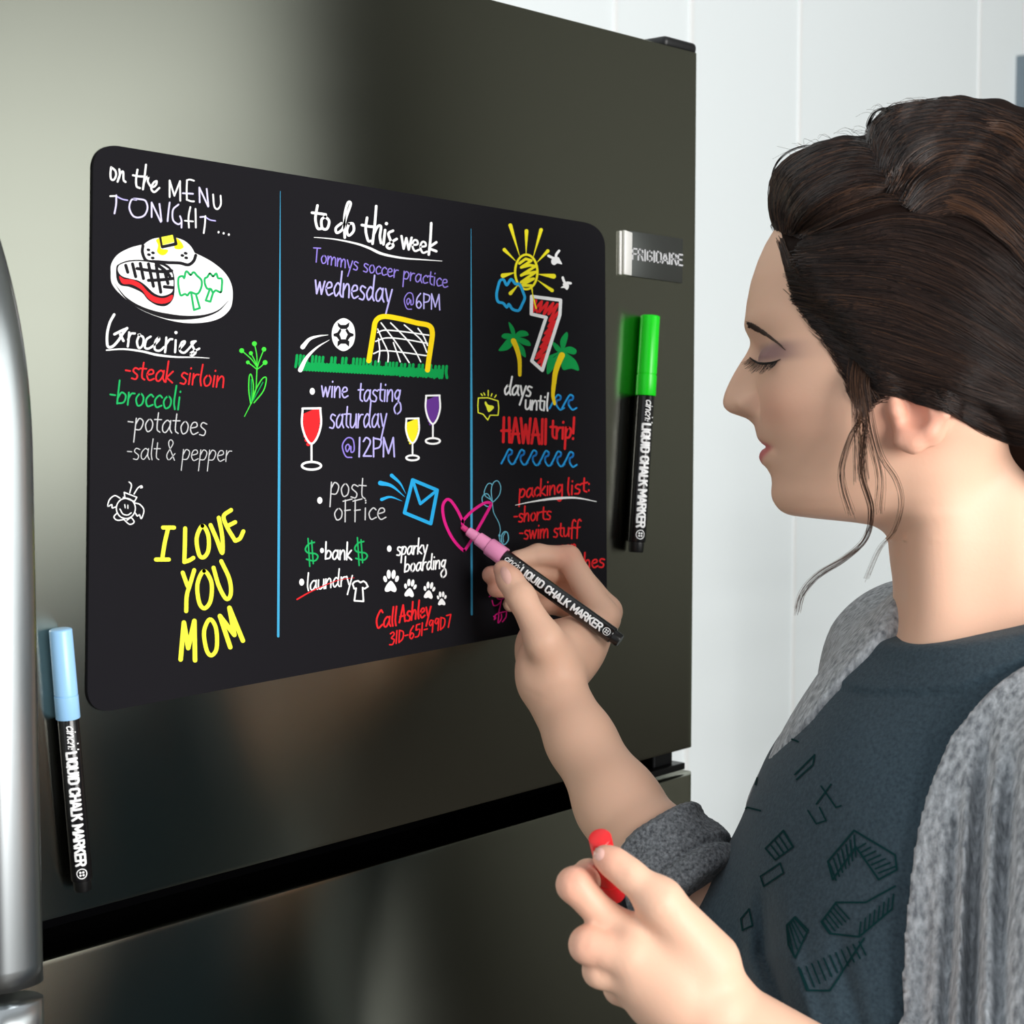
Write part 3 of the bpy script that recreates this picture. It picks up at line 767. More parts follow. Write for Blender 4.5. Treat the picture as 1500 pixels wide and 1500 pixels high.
with draw('handwriting', 'line about laundry crossed out in red') as I:
    I.frame(430, 780, 6.25)
    I.disc('W', (74, 455), 23, 32); write(I, 'laundry', 115, 535, 540, 480, 86, 13, 'W', 0.03)
    I.s('R', 14, [(32, 612), (150, 545), (330, 465), (440, 430), (555, 415)], 4)
with draw('shirt_drawing', 'white outline drawing of a small shirt') as I:
    I.frame(430, 780, 6.25)
    I.s('W', 15, [(560, 450), (590, 442), (612, 458), (640, 445), (662, 460), (680, 495), (650, 515), (632, 505), (640, 630), (556, 625), (572, 510), (555, 515), (540, 470)], closed=True, curve=False)
with draw('handwriting', 'lines about dog boarding in white') as I:
    I.frame(430, 780, 6.25)
    I.disc('W', (876, 148), 21, 30); write(I, 'sparky', 940, 210, 1225, 190, 76, 14, 'W', 0.06); write(I, 'boardinz', 1010, 365, 1400, 325, 76, 14, 'W', 0.05)
def paw(cx, cy, s, rot):
    with draw('paw_drawing', None) as I:
        I.frame(430, 780, 6.25)
        ca, sa = math.cos(rot), math.sin(rot)
        def T(x, y): return (cx+(x*ca-y*sa)*s, cy+(x*sa+y*ca)*s)
        for x, y, rx, ry, r in ((-52, -18, 17, 30, -0.25), (-20, -62, 19, 42, -0.06), (24, -62, 19, 42, 0.08), (56, -22, 17, 30, 0.28)):
            I.disc('W', T(x, y), rx*s, ry*s, rot+r)
        I.fill('W', [T(*p) for p in ((0, -2), (34, 30), (54, 72), (44, 98), (20, 96), (0, 88), (-22, 98), (-46, 96), (-54, 74), (-34, 30))])
paw(890, 445, 1.0, 0.02); paw(1065, 510, 0.8, 0.12); paw(1240, 530, 0.75, 0.12); paw(1355, 605, 0.62, -0.02)
with draw('handwriting', 'red phone reminder at the foot of the board') as I:
    I.frame(430, 780, 6.25)
    write(I, 'Call', 745, 880, 945, 850, 92, 16, 'R', 0.06); write(I, 'Ashley', 965, 825, 1255, 765, 88, 16, 'R', 0.06)
    write(I, '310-651-9907', 875, 1035, 1440, 860, 66, 13, 'R', 0.04)
# ---- right column
with draw('sun_drawing', 'drawing of a yellow scribbled sun with rays') as I:
    I.frame(670, 310, 6)
    I.s('Y', 20, [(605+98*math.cos(k*math.pi/10), 530+152*math.sin(k*math.pi/10)) for k in range(20)], closed=True)
    I.s('Y', 24, [(545, 455), (600, 415), (650, 430), (560, 490), (640, 470), (685, 480), (560, 560), (600, 545), (690, 530), (560, 620), (620, 600), (670, 590), (560, 650), (650, 650)], curve=False)
    for a, b, w in (((465, 120), (545, 385), 34), ((607, 170), (603, 370), 34), ((735, 160), (668, 395), 32), ((412, 335), (510, 432), 32), ((795, 345), (700, 445), 30), ((400, 563), (505, 535), 42), ((845, 568), (712, 550), 44), ((832, 693), (708, 605), 32), ((466, 718), (530, 648), 34)):
        I.l('Y', w, [a, b], 5)
    I.l('Y', 14, [(655, 680), (660, 722)], 6)
with draw('cloud_drawing', 'blue outline drawing of a cloud before the sun') as I:
    I.frame(670, 310, 6); I.lift = 0.0002
    I.s('B', 24, [(375, 605), (405, 600), (432, 645), (470, 595), (508, 635), (545, 640), (580, 720), (590, 760), (570, 810), (545, 860), (520, 870), (480, 855), (450, 815), (432, 840), (400, 805), (355, 790), (342, 730), (358, 650)], closed=True)
def bird(pts, body):
    with draw('bird_drawing', None) as I:
        I.frame(670, 310, 6)
        I.fill('W', body)
        for p in pts: I.s('W', 22, p)
bird(([(893, 345), (870, 375), (865, 405)], [(800, 388), (835, 405), (850, 410)]), [(835, 410), (885, 400), (905, 430), (920, 462), (880, 455), (850, 470), (825, 450)])
bird(([(925, 580), (938, 615), (955, 635)], [(995, 630), (965, 625)]), [(925, 635), (965, 625), (980, 655), (965, 688), (940, 672), (908, 668), (930, 650)])
with draw('palm_tree_drawing', 'drawing of a palm left of the big seven') as I:
    I.frame(670, 310, 6)
    C_ = (495, 1105)
    for q in ([C_, (470, 1060), (450, 970), (495, 1020), (508, 1080)], [C_, (430, 1120), (388, 1100), (410, 1072), (470, 1075)], [C_, (440, 1120), (400, 1165), (362, 1222), (440, 1215), (490, 1165)], [C_, (540, 1050), (600, 1050), (625, 1085), (570, 1100)], [C_, (570, 1110), (630, 1140), (640, 1180), (570, 1165)], [C_, (540, 1150), (585, 1200), (600, 1280), (545, 1235)]):
        I.fill('G', q)
    I.s('O', 46, [(492, 1135), (520, 1200), (545, 1300), (548, 1435)], 30)
with draw('palm_tree_drawing', 'drawing of a palm right of the big seven') as I:
    I.frame(670, 310, 6)
    C_ = (915, 1215)
    for q in ([C_, (905, 1130), (955, 1060), (972, 1090), (945, 1190)], [C_, (985, 1185), (1045, 1215), (1030, 1255), (960, 1240)], [C_, (970, 1250), (1040, 1310), (1068, 1395), (1000, 1380), (920, 1380)], [C_, (880, 1170), (830, 1140), (850, 1195), (880, 1230)], [C_, (870, 1240), (800, 1270), (840, 1280)], [C_, (850, 1280), (800, 1280), (785, 1420), (830, 1400), (880, 1300)]):
        I.fill('G', q)
    I.s('O', 54, [(918, 1262), (885, 1340), (860, 1420), (850, 1500), (842, 1560)], 36)
    I.s('O', 36, [(845, 1540), (840, 1620), (855, 1690)], 26)
with draw('number_drawing', 'large red scribbled seven outlined in white') as I:
    I.frame(670, 310, 6); I.lift = 0.0001
    pts = [(650, 745), (905, 778), (900, 905), (745, 1395), (652, 1312), (778, 930), (648, 900)]
    I.fill('K', pts, False)
    for a in ([(660, 790), (700, 880)], [(690, 780), (660, 880), (740, 790), (720, 880), (790, 800), (760, 900), (840, 805), (800, 900), (880, 815), (810, 960), (890, 880), (800, 1010), (870, 960), (770, 1070), (860, 1000), (750, 1130), (830, 1070), (730, 1190), (820, 1120), (700, 1260), (790, 1190), (690, 1290), (780, 1250), (710, 1330), (760, 1300), (735, 1360)]):
        I.l('R', 23, a)
    I.l('W', 29, pts, closed=True)
    I.l('Y', 12, [(660, 730), (690, 850)])
with draw('handwriting', 'words counting the days in white') as I:
    I.frame(670, 540, 6.52)
    write(I, 'days', 440, 248, 705, 262, 92, 18, 'W', 0.12, 0.02); write(I, 'until', 640, 388, 868, 402, 88, 17, 'W', 0.06)
with draw('wave_drawing', 'short row of blue waves beside the words') as I:
    I.frame(670, 540, 6.52)
    for k in range(2):
        x = 880+k*118; y = 245
        I.s('V', 20, [(x, y+135), (x+35, y+70), (x+75, y+10), (x+105, y+20), (x+100, y+50), (x+70, y+60), (x+65, y+100), (x+100, y+145), (x+140, y+130)], 18)
        I.s('B', 11, [(x, y+135), (x+35, y+70), (x+75, y+5), (x+105, y+15)]); I.s('B', 11, [(x+65, y+105), (x+100, y+150), (x+138, y+132)])
with draw('handwriting', 'bold red words about the island trip') as I:
    I.frame(670, 540, 6.52)
    write(I, 'HAWAII', 425, 700, 860, 720, 134, 26, 'R', 0.0); write(I, 'trip!', 885, 665, 1125, 672, 108, 22, 'R', 0.02)
with draw('wave_drawing', 'long row of blue waves under the trip words') as I:
    I.frame(670, 540, 6.52)
    for k in range(6):
        x = 420+k*117; y = 770+k*5
        I.s('V', 20, [(x, y+135), (x+35, y+70), (x+70, y+5), (x+100, y+15), (x+95, y+45), (x+70, y+60), (x+68, y+100), (x+95, y+140), (x+135, y+125)], 18)
        I.s('B', 11, [(x, y+135), (x+35, y+70), (x+70, y), (x+100, y+10)]); I.s('B', 11, [(x+68, y+105), (x+98, y+146), (x+135, y+120)])
with draw('speech_bubble_drawing', 'yellow outline speech bubble holding a small heart') as I:
    I.frame(670, 540, 6.52)
    I.s('N', 11, [(200, 280), (290, 278), (388, 308), (395, 380), (388, 445), (312, 445), (290, 490), (245, 435), (198, 420), (195, 350)], closed=True, curve=False)
    I.fill('N', [(270, 312), (295, 345), (340, 355), (345, 380), (298, 415), (275, 365), (260, 330)])
    for a in ([(225, 240), (238, 256)], [(252, 232), (262, 252)], [(294, 208), (294, 258)], [(330, 240), (322, 262)], [(370, 252), (355, 275)]): I.l('N', 11, a)
with draw('balloon_drawing', 'thin sky blue outline drawing of balloons on a string') as I:
    I.frame(700, 690, 6.25)
    I.s('S', 8, [(132, 280), (122, 180), (140, 110), (180, 90), (208, 140), (200, 210), (165, 260), (135, 285)]); I.s('S', 8, [(115, 260), (70, 230), (58, 190), (85, 125), (115, 112), (130, 130)])
    I.s('S', 8, [(120, 300), (95, 325), (50, 300), (38, 250), (60, 212), (95, 215), (125, 275)])
    I.s('S', 7, [(132, 285), (145, 380), (190, 470), (205, 540), (195, 600), (205, 650)]); I.disc('S', (197, 590), 10, 13)
    I.s('S', 10, [(245, 555), (218, 590), (218, 650), (245, 672), (278, 630), (272, 570)], closed=True); I.s('S', 7, [(252, 560), (232, 600), (235, 650)])
with draw('handwriting', 'red underlined packing list') as I:
    I.frame(700, 690, 6.25)
    write(I, 'packing', 372, 250, 780, 205, 82, 15, 'R', 0.02); write(I, 'list:', 810, 225, 1030, 185, 84, 15, 'R', 0.02)
    I.s('W', 5, [(345, 312), (500, 280), (700, 252), (900, 246), (1085, 280)], 5, wm=24)
    write(I, '-shorts', 325, 470, 670, 440, 74, 14, 'R', 0.03); write(I, '-swim stuff', 375, 625, 935, 590, 78, 14, 'R', 0.03)
    write(I, '-sunscreen', 420, 775, 900, 735, 66, 13, 'R', 0.03); write(I, '-clothes', 700, 910, 1160, 878, 76, 14, 'R', 0.03)
with draw('girl_drawing', 'small pink outline drawing of a girl') as I:
    I.frame(700, 690, 6.25); w = 11
    I.s('P', w, [(105, 1150), (135, 1125), (110, 1130)]); I.s('P', w, [(160, 1125), (185, 1170), (235, 1165), (245, 1120), (210, 1070), (165, 1085)], closed=True)
    I.l('P', w, [(215, 1185), (190, 1300), (300, 1275), (250, 1170)]); I.s('P', w, [(130, 1185), (145, 1230), (180, 1225), (210, 1195)])
    I.s('P', w, [(145, 1330), (165, 1340), (150, 1360), (160, 1320), (190, 1310), (185, 1390), (215, 1350), (215, 1310)]); I.s('P', w, [(225, 1380), (255, 1340), (262, 1295)])

# ------------------------------------------------------------------ brand letters on the badge
BLK = {'F': (.55, ["l .08 0 .08 1 .5 1", "l .08 .52 .42 .52"]), 'R': (.6, ["l .08 0 .08 1", "l .08 1 .38 1 .5 .86 .5 .64 .38 .5 .08 .5", "l .34 .5 .52 0"]), 'I': (.26, ["l .13 0 .13 1"]),
       'G': (.62, ["l .52 .8 .44 .97 .2 .97 .09 .8 .09 .2 .2 .03 .44 .03 .53 .2 .53 .48 .32 .48"]), 'D': (.62, ["l .09 0 .09 1 .38 1 .53 .82 .53 .18 .38 0 .09 0"]), 'A': (.6, ["l .04 0 .3 1 .56 0", "l .13 .28 .47 .28"]),
       'E': (.55, ["l .5 0 .09 0 .09 1 .5 1", "l .09 .52 .44 .52"]), 'L': (.5, ["l .1 1 .1 0 .46 0"]), 'Q': (.62, ["l .2 .97 .09 .82 .09 .18 .2 .03 .42 .03 .53 .18 .53 .82 .42 .97 .2 .97", "l .38 .2 .56 -.06"]),
       'U': (.62, ["l .09 1 .09 .18 .2 .02 .42 .02 .53 .18 .53 1"]), 'C': (.6, ["l .52 .74 .52 .84 .42 .97 .2 .97 .09 .82 .09 .18 .2 .03 .42 .03 .52 .16 .52 .28"]), 'H': (.62, ["l .09 0 .09 1", "l .53 0 .53 1", "l .09 .5 .53 .5"]),
       'K': (.6, ["l .09 0 .09 1", "l .5 1 .12 .46", "l .24 .62 .53 0"]), 'M': (.78, ["l .09 0 .09 1 .39 .25 .69 1 .69 0"]), ' ': (.3, [])}
def block_write(I, text, x0, x1, ybase, h, w, c, shear=0.0):
    adv = sum(BLK[ch][0] for ch in text); k = (x1-x0)/adv; x = 0
    for ch in text:
        gw, st = BLK[ch]
        for s_ in st:
            n = [float(q) for q in s_.split()[1:]]
            pts = []
            for i in range(0, len(n), 2):
                gx = x0+(x+n[i])*k
                pts.append((gx, ybase-n[i+1]*h+shear*(gx-x0)))
            # densify so that the strokes follow a curved barrel
            d = [pts[0]]
            for a, b in zip(pts[:-1], pts[1:]):
                for t in (0.25, 0.5, 0.75, 1.0): d.append((a[0]+(b[0]-a[0])*t, a[1]+(b[1]-a[1])*t))
            I.s(c, w, d, curve=False)
        x += gw
def badge_map(p):
    q = onplane(p[0], p[1], 0); return (q.x, -0.00135, q.z)
I = Ink(mapper=badge_map)
block_write(I, 'FRIGIDAIRE', 923.5, 998.5, 379.5, 15.5, 2.2, 'g', 0.128)
I.build('lettering', badge, 'bright raised lettering')

# ------------------------------------------------------------------ markers
M_BARREL = mat('glossy_black_barrel', rgb(16, 15, 17), 0.22, spec=0.6)
M_PLUG = mat('black_end_plug', rgb(10, 10, 11), 0.35)
def cap_mat(name, c): return mat(name, rgb(*c), 0.3, spec=0.5)
def make_marker(A, B, rL, label, capm, facing, uncapped=False, nibm=None, ferm=None, flip=1):
    A, B = Vector(A), Vector(B)
    L = (B-A).length; e = (B-A).normalized(); r = rL*L
    n = Vector(facing); n = (n-e*n.dot(e)).normalized()
    u = n.cross(e).normalized()*flip
    root = empty('chalk_marker', A.lerp(B, 0.5))
    tag(root, label, 'marker', 'chalk markers')
    def part(name, prof, m, parent=root, lab=None):
        vs, fs = lathe(A, B, [(t*L, q*L) for t, q in prof], 40)
        o = link_mesh(name, vs, fs, m, parent); smooth_by_angle(o, 38)
        if lab: o['label'] = lab
        return o
    if not uncapped:
        part('cap', [(0.0, rL*0.86), (0.003, rL*1.0), (0.006, rL*1.04), (0.246, rL*1.07), (0.2475, rL*1.0), (0.2505, rL*1.0), (0.252, rL*1.09), (0.336, rL*1.10), (0.3385, rL*1.06)], capm)
        b0 = 0.334
    else:
        part('nib', [(0.0, 0.008), (0.006, 0.0145), (0.05, 0.0145)], nibm, lab='bright pink nib')
        part('grip_section', [(0.042, 0.0205), (0.045, 0.0235), (0.105, 0.0275), (0.108, 0.0345), (0.172, 0.0375), (0.175, 0.043), (0.18, 0.0465), (0.272, 0.048)], capm, lab='pale pink stepped grip')
        b0 = 0.268
    bar = part('barrel', [(b0, rL*0.9), (b0+0.004, rL*0.96), (0.951, rL*0.99), (0.957, rL*0.93)], M_BARREL)
    part('end_plug', [(0.952, rL*0.82), (0.993, rL*0.80), (1.0, rL*0.72)], M_PLUG)
    rr = r*1.0
    def mp(p):
        a = (-p[1]*L)/rr
        w = A+e*(p[0]*L)+(n*math.cos(a)+u*math.sin(a))*(rr*1.006)
        return (w.x, w.y, w.z)
    I = Ink(mapper=mp); I.eps = 2e-4
    q = b0
    c0, c1 = q+0.022, q+0.115
    write(I, 'cinch!', c0, 0.010, c1, 0.010, 0.021, 0.0042, 'W', 0.2)
    block_write(I, 'LIQUID CHALK MARKER', q+0.122, 0.895, 0.0185, 0.036, 0.0088, 'W')
    I.s('W', 0.0035, [(0.924+0.0185*math.cos(k*math.pi/10), 0.0185*math.sin(k*math.pi/10)) for k in range(20)], closed=True)
    for dx in (-0.0055, 0.0055):
        for dy in (-0.0055, 0.0055): I.disc('W', (0.924+dx, dy), 0.0042)
    I.build('lettering', bar, 'white lettering')
    return root
def lying(a, b, rL):
    p, q = onplane(a[0], a[1], 0), onplane(b[0], b[1], 0)
    L = (q-p).length
    y = -rL*1.1*L-0.0002
    p, q = onplane(a[0], a[1], y), onplane(b[0], b[1], y)
    return p, q
TOCAM = Vector((-0.52, -0.85, 0.02))
A, B = lying((88.5, 921), (121.5, 1304), 0.0405)
make_marker(A, B, 0.0405, 'light blue capped chalk marker stuck upright on the door beside the handle', cap_mat('light_blue_plastic', (158, 208, 250)), TOCAM)
A, B = lying((952.5, 462), (931.5, 809), 0.0395)
make_marker(A, B, 0.0395, 'bright green capped chalk marker stuck on the door under the badge', cap_mat('bright_green_plastic', (20, 226, 30)), TOCAM)
tip = onplane(676, 771, -BOARD_T-0.0004)
dtip = (tip-CAM).dot(FWD)
PINK_A, PINK_B = tip, P(908.5, 939, dtip-0.035)
make_marker(PINK_A, PINK_B, 0.0425, 'pink uncapped chalk marker held by the writing hand against the board', cap_mat('pale_pink_plastic', (255, 158, 204)), -FWD, True, mat('pink_nib', rgb(236, 60, 140), 0.6), flip=1)
RED_A, RED_B = P(878.5, 1226, 0.887), P(917, 1385, 0.945)
RED_B = RED_A+(RED_B-RED_A).normalized()*0.143
make_marker(RED_A, RED_B, 0.0405, 'red capped chalk marker gripped in the near fist', cap_mat('bright_red_plastic', (240, 40, 44)), FWD)

# ------------------------------------------------------------------ person: distance-field modelling, meshed as one continuous skin
VOX = 0.0016
BAS = np.array([[RIGHT.x, RIGHT.y, RIGHT.z], [FWDH.x, FWDH.y, FWDH.z], [0, 0, 1.0]])   # rows: right, depth, up of the person's space
CAMN = np.array(CAM)
def to_local(w): return (np.asarray(w)-CAMN) @ BAS.T
def to_world(q): return np.asarray(q) @ BAS + CAMN
def C(px, py, d): return to_local(np.array(P(px, py, d)))

class Grid:
    def __init__(s, lo, hi, h):
        s.lo = np.array(lo, float); s.h = h
        s.n = np.ceil((np.array(hi)-s.lo)/h).astype(int)+1
        s.a = np.full(tuple(s.n), 0.5, np.float32)
    def sl(s, lo, hi):
        i0 = np.clip(np.floor((np.array(lo)-s.lo)/s.h).astype(int), 0, s.n-1)
        i1 = np.clip(np.ceil((np.array(hi)-s.lo)/s.h).astype(int)+1, 1, s.n)
        if np.any(i1 <= i0): return None, None
        ax = [(s.lo[k]+np.arange(i0[k], i1[k])*s.h).astype(np.float32) for k in range(3)]
        return (slice(i0[0], i1[0]), slice(i0[1], i1[1]), slice(i0[2], i1[2])), (ax[0][:, None, None], ax[1][None, :, None], ax[2][None, None, :])
    def op(s, fn, lo, hi, k=0.0, mode='add'):
        pad = max(k, 0.004)+2*s.h
        S, X = s.sl(np.array(lo)-pad, np.array(hi)+pad)
        if S is None: return
        d = np.broadcast_to(fn(*X), s.a[S].shape).astype(np.float32)
        a = s.a[S]
        if mode == 'add':
            if k > 0:
                hh = np.maximum(k-np.abs(a-d), 0)/k
                s.a[S] = np.minimum(a, d)-hh*hh*k*0.25
            else: s.a[S] = np.minimum(a, d)
        elif mode == 'sub':
            d = -d
            if k > 0:
                hh = np.maximum(k-np.abs(a-d), 0)/k
                s.a[S] = np.maximum(a, d)+hh*hh*k*0.25
            else: s.a[S] = np.maximum(a, d)
        elif mode == 'set': s.a[S] = fn(*X)
        elif mode == 'plus': s.a[S] = a+d
    def cap(s, p, q, r1, r2, k=0.01):
        p, q = np.array(p, float), np.array(q, float); m = max(r1, r2)
        s.op(f_cap(p, q, r1, r2), np.minimum(p, q)-m, np.maximum(p, q)+m, k)
    def chain(s, pts, rs, k=0.008):
        for i in range(len(pts)-1): s.cap(pts[i], pts[i+1], rs[i], rs[i+1], k)
    def ell(s, c, rad, axes=None, k=0.01, mode='add'):
        c = np.array(c, float); m = max(rad)
        s.op(f_ell(c, rad, axes), c-m, c+m, k, mode)
def f_cap(p, q, r1, r2):
    ba = q-p; L2 = float(ba @ ba)
    def f(x, y, z):
        t = np.clip(((x-p[0])*ba[0]+(y-p[1])*ba[1]+(z-p[2])*ba[2])/L2, 0, 1)
        return np.sqrt((x-p[0]-t*ba[0])**2+(y-p[1]-t*ba[1])**2+(z-p[2]-t*ba[2])**2)-(r1+(r2-r1)*t)
    return f
def f_ell(c, rad, axes=None):
    A = np.eye(3) if axes is None else np.array(axes, float)
    def f(x, y, z):
        x, y, z = x-c[0], y-c[1], z-c[2]
        k0 = 0; k1 = 0
        for i in range(3):
            t = x*A[i, 0]+y*A[i, 1]+z*A[i, 2]
            k0 = k0+(t/rad[i])**2; k1 = k1+(t/rad[i]**2)**2
        k0 = np.sqrt(k0); k1 = np.sqrt(k1)
        return k0*(k0-1)/np.maximum(k1, 1e-6)
    return f

def surface_nets(g, fld=None):
    f = g.a if fld is None else fld
    ins = f < 0
    n = np.array(f.shape)
    c = np.zeros(tuple(n-1), np.uint8)
    for i in (0, 1):
        for j in (0, 1):
            for k in (0, 1): c += ins[i:n[0]-1+i, j:n[1]-1+j, k:n[2]-1+k]
    idx = np.argwhere((c > 0) & (c < 8))
    vid = np.full(tuple(n-1), -1, np.int32)
    vid[idx[:, 0], idx[:, 1], idx[:, 2]] = np.arange(len(idx))
    acc = np.zeros((len(idx), 3)); cnt = np.zeros(len(idx))
    cor = [(i, j, k) for i in (0, 1) for j in (0, 1) for k in (0, 1)]
    val = {q: f[idx[:, 0]+q[0], idx[:, 1]+q[1], idx[:, 2]+q[2]].astype(np.float64) for q in cor}
    for a in cor:
        for ax in range(3):
            if a[ax] == 0:
                b = list(a); b[ax] = 1; b = tuple(b)
                va, vb = val[a], val[b]
                m = (va < 0) != (vb < 0)
                t = np.where(m, va/np.where(m, va-vb, 1), 0)
                p = np.tile(np.array(a, float), (len(idx), 1)); p[:, ax] += t
                acc[m] += p[m]; cnt[m] += 1
    V = (idx+acc/cnt[:, None])*g.h+g.lo
    F = []
    for ax in range(3):
        o1, o2 = (ax+1) % 3, (ax+2) % 3
        s0 = [slice(None)]*3; s1 = [slice(None)]*3
        s0[ax] = slice(0, -1); s1[ax] = slice(1, None)
        A, B = ins[tuple(s0)], ins[tuple(s1)]
        e = np.argwhere(A != B)
        ok = (e[:, o1] > 0) & (e[:, o2] > 0) & (e[:, o1] < n[o1]-1) & (e[:, o2] < n[o2]-1)
        e = e[ok]
        def vv(d1, d2):
            q = e.copy(); q[:, o1] += d1; q[:, o2] += d2
            return vid[q[:, 0], q[:, 1], q[:, 2]]
        quad = np.stack([vv(-1, -1), vv(0, -1), vv(0, 0), vv(-1, 0)], 1)
        flip = ~A[e[:, 0], e[:, 1], e[:, 2]]
        quad[flip] = quad[flip][:, ::-1]
        F.append(quad)
    return V, np.concatenate(F)
def relax(V, F, it=2, lam=0.5, mu=-0.52):
    e = np.concatenate([F[:, [0, 1]], F[:, [1, 2]], F[:, [2, 3]], F[:, [3, 0]]])
    i = np.concatenate([e[:, 0], e[:, 1]]); j = np.concatenate([e[:, 1], e[:, 0]])
    deg = np.bincount(i, minlength=len(V)).astype(float); deg[deg == 0] = 1
    for _ in range(it):
        for l in (lam, mu):
            M = np.stack([np.bincount(i, V[j, k], minlength=len(V)) for k in range(3)], 1)/deg[:, None]
            V = V+l*(M-V)
    return V
def np_mesh(name, V, F, m, parent, smooth=True, cols=None):
    me = bpy.data.meshes.new(name)
    W = to_world(V).astype(np.float32)
    if BAS[0] @ np.cross(BAS[1], BAS[2]) < 0: F = F[:, ::-1]
    me.vertices.add(len(W)); me.vertices.foreach_set('co', W.ravel())
    nl = F.shape[1]
    me.loops.add(F.size); me.loops.foreach_set('vertex_index', F.ravel().astype(np.int32))
    me.polygons.add(len(F)); me.polygons.foreach_set('loop_start', np.arange(0, F.size, nl, dtype=np.int32))
    try: me.polygons.foreach_set('loop_total', np.full(len(F), nl, np.int32))
    except Exception: pass
    me.polygons.foreach_set('use_smooth', np.ones(len(F), bool))
    if cols is not None:
        at = me.color_attributes.new('Tint', 'FLOAT_COLOR', 'POINT')
        at.data.foreach_set('color', np.concatenate([cols, np.ones((len(cols), 1))], 1).astype(np.float32).ravel())
    me.materials.append(m)
    me.update(calc_edges=True); me.validate()
    o = bpy.data.objects.new(name, me); COL.objects.link(o)
    if parent is not None:
        o.parent = parent; o.matrix_parent_inverse = parent.matrix_basis.inverted()
    return o

# ---- head, from the traced profile (px of the photo at the head's distance)
DH, ALP, UC, VC = 1.02, math.radians(10), 1330.0, 450.0
PXM = DH/FPX
_h0 = to_local(np.array(P(UC, VC, DH)))
_cup = np.array([CUP.dot(RIGHT), CUP.dot(FWDH), CUP.z]); _fw = np.array([0.0, FWD.dot(FWDH), FWD.z]); _rt = np.array([1.0, 0, 0])
H_F = -_rt*math.cos(ALP)+_fw*math.sin(ALP)          # face forward
H_L = -_fw*math.cos(ALP)-_rt*math.sin(ALP)          # her left, towards the camera
H_U = _cup
def head_pt(a, b, v): return _h0+(H_F*a+H_L*b-H_U*(v-VC))*PXM
def head_uv(u, v, b):                        # point of the head seen at photo pixel (u, v), b px beside the midline
    a, vl = (UC-u-b*math.sin(ALP))/math.cos(ALP), v
    for _ in range(4):
        dep = DH+(a*math.sin(ALP)-b*math.cos(ALP))*PXM
        X = (u-750.0)/FPX*dep-(UC-750.0)/FPX*DH; Y = (v-750.0)/FPX*dep-(VC-750.0)/FPX*DH
        a = (-X/PXM-b*math.sin(ALP))/math.cos(ALP); vl = VC+Y/PXM
    return head_pt(a, b, vl)
prof = np.array([(215, 1330), (224, 1280), (240, 1235), (262, 1203), (300, 1163), (330, 1141), (355, 1126), (380, 1115), (411, 1105), (443, 1098.5), (465, 1096), (477, 1096.5), (487, 1101), (495, 1104.5), (503, 1104), (515, 1098), (527, 1090), (543, 1080.7), (559, 1072.7), (573, 1067), (586, 1064), (594, 1066), (601, 1073), (606, 1086), (611, 1100), (620, 1110), (631, 1112.5), (641, 1115), (648, 1121), (653, 1125), (659, 1120), (668, 1116.7), (677, 1120), (685, 1128.5), (697, 1135), (709, 1136), (719, 1134.5), (730, 1135.5), (742, 1142), (751, 1151), (757, 1166), (760, 1195), (763, 1240), (768, 1275), (775, 1300), (790, 1330)], float)
base = np.array([(215, 1330), (224, 1280), (240, 1235), (262, 1203), (300, 1163), (330, 1141), (355, 1126), (380, 1115), (411, 1105), (443, 1099), (465, 1097), (480, 1100), (500, 1107), (530, 1109), (570, 1110), (611, 1111), (631, 1113.5), (645, 1118), (660, 1125), (680, 1131), (697, 1135), (709, 1136), (719, 1134.5), (730, 1135.5), (742, 1142), (751, 1151), (757, 1166), (760, 1195), (763, 1240), (768, 1275), (775, 1300), (790, 1330)], float)
VV = np.arange(190.0, 800.0, 1.0)
def curve(tab, sm=2.0):
    y = np.interp(VV, [t[0] for t in tab], [t[1] for t in tab])
    k = np.exp(-0.5*(np.arange(-12, 13)/sm)**2); k /= k.sum()
    return np.convolve(np.pad(y, 12, 'edge'), k, 'valid')
ca = math.cos(ALP)
A_f = (UC-curve(base, 3))/ca
N_f = (UC-curve(prof, 1.3))/ca-(UC-curve(base, 1.3))/ca
W_ = curve([(215, 4), (222, 60), (235, 95), (260, 130), (300, 156), (340, 171), (400, 182), (460, 183), (520, 177), (560, 174), (600, 168), (640, 156), (670, 143), (700, 128), (730, 108), (750, 88), (758, 66), (768, 40), (780, 15), (790, 3)], 6)
A_b = curve([(215, 4), (222, 70), (235, 120), (260, 170), (300, 205), (350, 230), (430, 240), (520, 235), (600, 210), (650, 170), (700, 110), (757, 50), (790, 3)], 6)
NX = curve([(215, 2.0), (440, 2.15), (520, 2.35), (600, 2.25), (680, 2.0), (757, 1.95)], 8)
TH = np.radians(np.arange(0, 181, 1.0))
ct, st = np.cos(TH)[None, :], np.sin(TH)[None, :]
Af = np.maximum(np.where(ct >= 0, A_f[:, None], A_b[:, None]), 2.0)
T = ((np.abs(ct)/Af)**NX[:, None]+(st/np.maximum(W_[:, None], 2.0))**NX[:, None])**(-1/NX[:, None])
vg = VV[:, None]
b_ = T*st
def gs(x, m, s): return np.exp(-((x-m)/s)**2)
front = np.clip(ct, 0, 1)
sig = np.interp(VV, [470, 500, 530, 560, 580, 600, 612, 622], [20, 19, 19, 21, 26, 27, 26, 30])[:, None]
nose = np.where((VV >= 466) & (VV < 626), np.maximum(N_f, 0), 0)[:, None]
lipr = np.where(VV >= 626, N_f, 0)[:, None]
D = nose*np.exp(-np.abs(b_/sig)**2.2)
D = D+lipr*np.exp(-np.abs(b_/46)**2.6)
D = D+15*gs(b_, 33, 12)*gs(vg, 591, 13)-11*gs(b_, 50, 6.5)*gs(vg, 590, 18)-6*gs(b_, 16, 7)*gs(vg, 609, 5)
